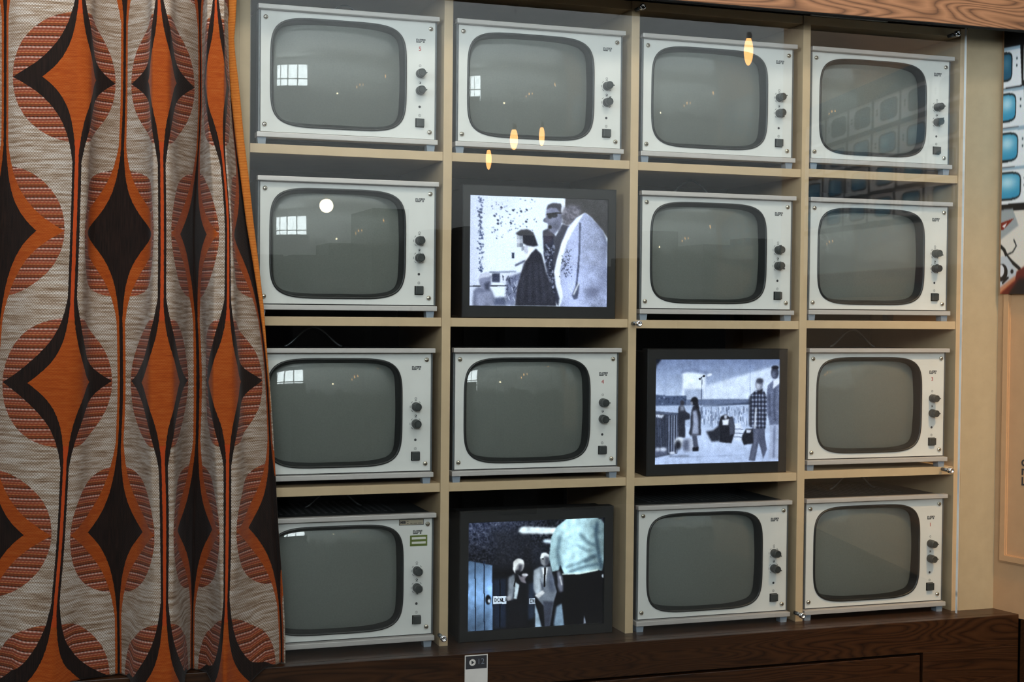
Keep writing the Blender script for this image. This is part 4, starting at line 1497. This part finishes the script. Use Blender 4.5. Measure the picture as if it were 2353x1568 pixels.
me.loops.foreach_get('vertex_index', li)
uvl.data.foreach_set('uv', UVv[li].astype(np.float32).ravel())

# woven fabric: alternating columns of concave stars, half-dropped, on a slubby cream ground
t = NT('retro_curtain_fabric')
uvn = t.n.new('ShaderNodeUVMap')
uvn.uv_map = 'fabric'
sep = t.n.new('ShaderNodeSeparateXYZ')
t.link(uvn.outputs[0], sep.inputs[0])
jit = t.noise(t.mapping(uvn.outputs[0], scale=(0.12, 0.12, 1)), 1.0, 2, 0.6)
U_ = t.math('ADD', sep.outputs[0], t.math('MULTIPLY', t.math('SUBTRACT', jit, 0.5), 3.0))
V_ = sep.outputs[1]


def column(shift_u, shift_v):
    q = t.math('ADD', U_, 175.0 - shift_u)
    du_ = t.math('ABSOLUTE', t.math('SUBTRACT', t.math('FLOORED_MODULO', q, 350.0), 175.0))
    r = t.math('ADD', V_, 350.0 - shift_v)
    dv_ = t.math('ABSOLUTE', t.math('SUBTRACT', t.math('FLOORED_MODULO', r, 700.0), 350.0))
    return du_, dv_


def star(du, dv, wline, w1, tau):
    wd = t.math('MAXIMUM', t.math('MULTIPLY', t.math('EXPONENT', t.math('DIVIDE', dv, -tau)), w1), wline)
    return t.math('LESS_THAN', du, wd)


def disc(du, dv, r):
    return t.math('LESS_THAN', t.math('ADD', t.math('MULTIPLY', du, du), t.math('MULTIPLY', dv, dv)), r * r)


duA, dvA = column(0.0, 0.0)
duB, dvB = column(175.0, 352.0)
outA, inA = star(duA, dvA, 10.5, 150.0, 74.0), star(duA, dvA, 4.2, 82.0, 60.0)
outB, inB = star(duB, dvB, 10.5, 150.0, 78.0), star(duB, dvB, 4.2, 86.0, 66.0)
circ = t.math('MAXIMUM', disc(duA, dvA, 150.0), disc(duB, dvB, 150.0))
uv2 = uvn.outputs[0]
slub = t.noise(t.mapping(uv2, scale=(0.012, 0.16, 1)), 1.0, 3, 0.6)
slub2 = t.noise(t.mapping(uv2, scale=(0.05, 0.5, 1)), 1.0, 2, 0.6)
# weave: offset dashes
row = t.math('FLOOR', t.math('DIVIDE', V_, 3.6))
ph = t.math('MULTIPLY', t.math('FLOORED_MODULO', row, 2.0), PI)
wv = t.math('SINE', t.math('ADD', t.math('MULTIPLY', U_, 2 * PI / 6.4), ph))
wv2 = t.math('SINE', t.math('MULTIPLY', V_, 2 * PI / 3.6))
weave = t.math('ADD', t.math('MULTIPLY', t.math('MULTIPLY', wv, 0.5), t.math('ADD', t.math('MULTIPLY', wv2, 0.35), 0.65)), 0.5)
cream = t.ramp(t.math('ADD', t.math('MULTIPLY', slub, 0.75), t.math('MULTIPLY', slub2, 0.25)), [(0.34, (0.20, 0.115, 0.062)), (0.47, (0.44, 0.33, 0.24)), (0.60, (0.68, 0.60, 0.52))])
cream = t.mix(t.math('MULTIPLY', t.math('SUBTRACT', 1.0, weave), 0.80), cream, (0.055, 0.034, 0.022))
band = t.math('FRACT', t.math('DIVIDE', V_, 23.0))
bands = t.ramp(band, [(0.0, (0.03, 0.012, 0.007)), (0.08, (0.62, 0.42, 0.34)), (0.20, (0.30, 0.075, 0.035)), (0.30, (0.035, 0.012, 0.008)), (0.40, (0.40, 0.16, 0.09)), (0.55, (0.20, 0.022, 0.008)),
                      (0.64, (0.46, 0.17, 0.06)), (0.74, (0.05, 0.018, 0.008)), (0.84, (0.20, 0.052, 0.012)), (0.94, (0.03, 0.012, 0.007))])
dashb = t.math('SINE', t.math('ADD', t.math('MULTIPLY', U_, 2 * PI / 9.0), t.math('MULTIPLY', t.math('FLOOR', t.math('DIVIDE', V_, 5.75)), 2.1)))
bands = t.mix(t.math('MULTIPLY', t.math('ADD', t.math('MULTIPLY', dashb, 0.5), 0.5), 0.62), bands, (0.20, 0.035, 0.015))
orange = t.ramp(t.math('ADD', t.math('MULTIPLY', slub, 0.5), t.math('MULTIPLY', slub2, 0.5)), [(0.3, (0.22, 0.034, 0.004)), (0.5, (0.33, 0.062, 0.006)), (0.68, (0.40, 0.105, 0.018))])
orange = t.mix(t.math('MULTIPLY', t.math('SUBTRACT', 1.0, weave), 0.40), orange, (0.20, 0.030, 0.004))
linemask = t.math('GREATER_THAN', dvA, 145.0)
orangeA = t.mix(t.math('MULTIPLY', linemask, 0.75), orange, (0.40, 0.045, 0.008))
warp = t.noise(t.mapping(uv2, scale=(0.5, 0.02, 1)), 1.0, 2, 0.5)
brown = t.ramp(warp, [(0.3, (0.005, 0.0032, 0.0025)), (0.7, (0.019, 0.009, 0.006))])
shape = t.mix(circ, cream, bands)
shape = t.mix(outA, shape, brown)
shape = t.mix(inA, shape, orangeA)
shape = t.mix(outB, shape, orange)
shape = t.mix(inB, shape, brown)
t.bump(t.math('ADD', weave, t.math('MULTIPLY', slub2, 0.6)), 0.22, 0.0010)
t.set(shape, 0.85, 0, 0.15)
t.b.inputs['Sheen Weight'].default_value = 0.08
M['fabric'] = t.m
cl = obj_me('cloth', me, M['fabric'], cu_root, True)
local(cl, -0.72, -0.07, Z(TZ))
sm_ = cl.modifiers.new('thickness', 'SOLIDIFY')
sm_.thickness = 0.0016
sm_.offset = -1

# turned-back orange selvedge along the free edge
t = NT('orange_selvedge')
co_ = t.coords()
rib = t.n.new('ShaderNodeSeparateXYZ')
t.link(co_, rib.inputs[0])
rb = t.math('SINE', t.math('MULTIPLY', rib.outputs[2], 2 * PI / 0.0030))
ns = t.noise(co_, 260, 2, 0.6)
t.set(t.mix(t.math('ADD', t.math('MULTIPLY', rb, 0.35), t.math('MULTIPLY', ns, 0.6)), (0.56, 0.20, 0.035), (0.36, 0.065, 0.008)), 0.8, 0, 0.15)
t.bump(rb, 0.4, 0.0005)
M['hem'] = t.m
hemL = [(-60, 524), (0, 526), (30, 522), (55, 521), (200, 531), (300, 542), (400, 554), (500, 566), (600, 582), (700, 597), (800, 609), (900, 618), (960, 622)]
hemR = [(-60, 545), (0, 542), (20, 541), (60, 538), (100, 541), (150, 547), (200, 552), (300, 561), (400, 573), (500, 583), (600, 595), (700, 606), (800, 613), (900, 620), (960, 623)]
bm = bmesh.new()
rings = []
for i, r in enumerate(range(-60, 962, 12)):
    a = np.interp(r, [q[0] for q in hemL], [q[1] for q in hemL])
    b = np.interp(r, [q[0] for q in hemR], [q[1] for q in hemR])
    z = zA - (r - 181) / 698.0 * PER
    ring = []
    for k in range(7):
        s_ = k / 6
        px = a + (b - a) * s_
        y = -0.058 - 0.0016 * math.sin(PI * s_) ** 0.5
        ring.append((col_x(px, y, z), y, Z(z)))
    for k in range(6, -1, -1):
        s_ = k / 6
        px = a + (b - a) * s_
        y = -0.056
        ring.append((col_x(px, y, z), y, Z(z)))
    rings.append(ring)
loops(bm, rings, 0, True, True)
hm = obj('side_hem', bm, M['hem'], cu_root, True)
hm['label'] = 'ribbed orange edge strip'
local(hm, -0.72, -0.07, Z(TZ))

# ================================================================== LAMPS OF THE ROOM
def refl(u, v, dist):
    w_ = on_y(u, v, GY - 0.004)
    d = w_ - CAM
    d = d / np.linalg.norm(d)
    d[1] *= -1
    return w_ + d * dist


def pendant(pt, label, r, mat, long=1.0):
    x, y, z = pt[0], pt[1], Z(pt[2])
    e = empty('pendant_lamp', (x, y, 4.20), label, 'lamp', 'pendant lamps in the room')
    bm = bmesh.new()
    bmesh.ops.create_uvsphere(bm, u_segments=40, v_segments=24, radius=r)
    for v in bm.verts:
        v.co = Vector((v.co.x * 0.55 if long > 1 else v.co.x, v.co.y * 0.55 if long > 1 else v.co.y, v.co.z * long)) + Vector((0, 0, z - 4.20))
    obj('bulb', bm, mat, e, True)
    bm = bmesh.new()
    zt = z + r * long - 4.20
    tube(bm, [(0, 0, zt + 0.05), (0, 0, 0)], 0.0010, 6)
    bmesh.ops.create_cone(bm, cap_ends=True, segments=16, radius1=r * 0.4, radius2=r * 0.3, depth=0.03, matrix=Matrix.Translation((0, 0, zt + 0.008)))
    obj('cord', bm, M['plaster'], e)


pendant(refl(750, 473, 3.4), 'round glowing globe lamp hanging behind the viewer', 0.030, M['globe'])
pendant(refl(1720, 118, 4.2), 'long warm bulb hanging highest behind the viewer', 0.042, M['bulb'], 1.7)
pendant(refl(1181, 320, 4.2), 'long warm bulb, middle one of the three behind the viewer', 0.036, M['bulb'], 1.5)
pendant(refl(1245, 313, 4.2), 'long warm bulb, farthest of the three behind the viewer', 0.026, M['bulb'], 1.9)
pendant(refl(1123, 366, 4.2), 'long warm bulb, lowest of the three behind the viewer', 0.026, M['bulb'], 2.0)


def area(name, loc, target, sx, sy, power, col, spread=PI):
    L = bpy.data.lights.new(name, 'AREA')
    L.shape = 'RECTANGLE'
    L.size, L.size_y = sx, sy
    L.energy = power
    L.color = col
    L.spread = spread
    o = bpy.data.objects.new(name, L)
    C.objects.link(o)
    o.location = loc
    d = Vector(target) - Vector(loc)
    o.rotation_euler = d.to_track_quat('-Z', 'Y').to_euler()
    return o


def spot(name, loc, target, power, col, ang, blend=0.6, r=0.08):
    L = bpy.data.lights.new(name, 'SPOT')
    L.energy = power
    L.color = col
    L.spot_size = math.radians(ang)
    L.spot_blend = blend
    L.shadow_soft_size = r
    o = bpy.data.objects.new(name, L)
    C.objects.link(o)
    o.location = loc
    d = Vector(target) - Vector(loc)
    o.rotation_euler = d.to_track_quat('-Z', 'Y').to_euler()
    return o


area('window_daylight', (-5.62, (wy0 + wy1) / 2, (wz0 + wz1) / 2), (0, (wy0 + wy1) / 2, (wz0 + wz1) / 2), wy1 - wy0, wz1 - wz0, 300, (0.80, 0.91, 1.0))
area('window_daylight', ((vx0 + vx1) / 2, -7.42, (vz0 + vz1) / 2), ((vx0 + vx1) / 2, 0, (vz0 + vz1) / 2), vx1 - vx0, vz1 - vz0, 400, (0.88, 0.95, 1.0))
area('wall_fill', (1.8, -6.2, 4.12), (1.8, -7.2, 2.9), 8.0, 0.3, 92, (0.85, 0.95, 1.0), 2.4)  # added fill without a fixture, brightens the wall mirrored in the glass
area('ceiling_fill', (1.0, -4.2, 3.75), (1.0, -4.2, 4.2), 5.0, 2.2, 95, (0.92, 0.97, 1.0))  # added fill, lifts the ceiling brightness caught by the tube screens
for k, x in enumerate((-1.1, -0.3, 0.5, 1.2)):
    spot('track_spot', (x, -1.9, 3.6), (x, 0, 2.25), (50, 70, 64, 50)[k], (1.0, 0.89, 0.76), 50, 1.0, 0.22)
spot('track_spot', (1.25, -1.75, 3.6), (1.33, 0, 0.70), 300, (1.0, 0.60, 0.27), 28, 1.0, 0.12)

wd = bpy.data.worlds.new('daylight')
bpy.context.scene.world = wd
wd.use_nodes = True
wd.node_tree.nodes['Background'].inputs[0].default_value = (0.75, 0.86, 1.0, 1)
wd.node_tree.nodes['Background'].inputs[1].default_value = 0.3

sc = bpy.context.scene
sc.view_settings.view_transform = 'Standard'
sc.view_settings.look = 'None'
sc.view_settings.gamma = 1
sc.view_settings.exposure = -0.16
sc.view_settings.use_curve_mapping = False
sc.cycles.max_bounces = 10
sc.cycles.transparent_max_bounces = 16
sc.cycles.caustics_reflective = False
sc.cycles.caustics_refractive = False
sc.cycles.use_denoising = True
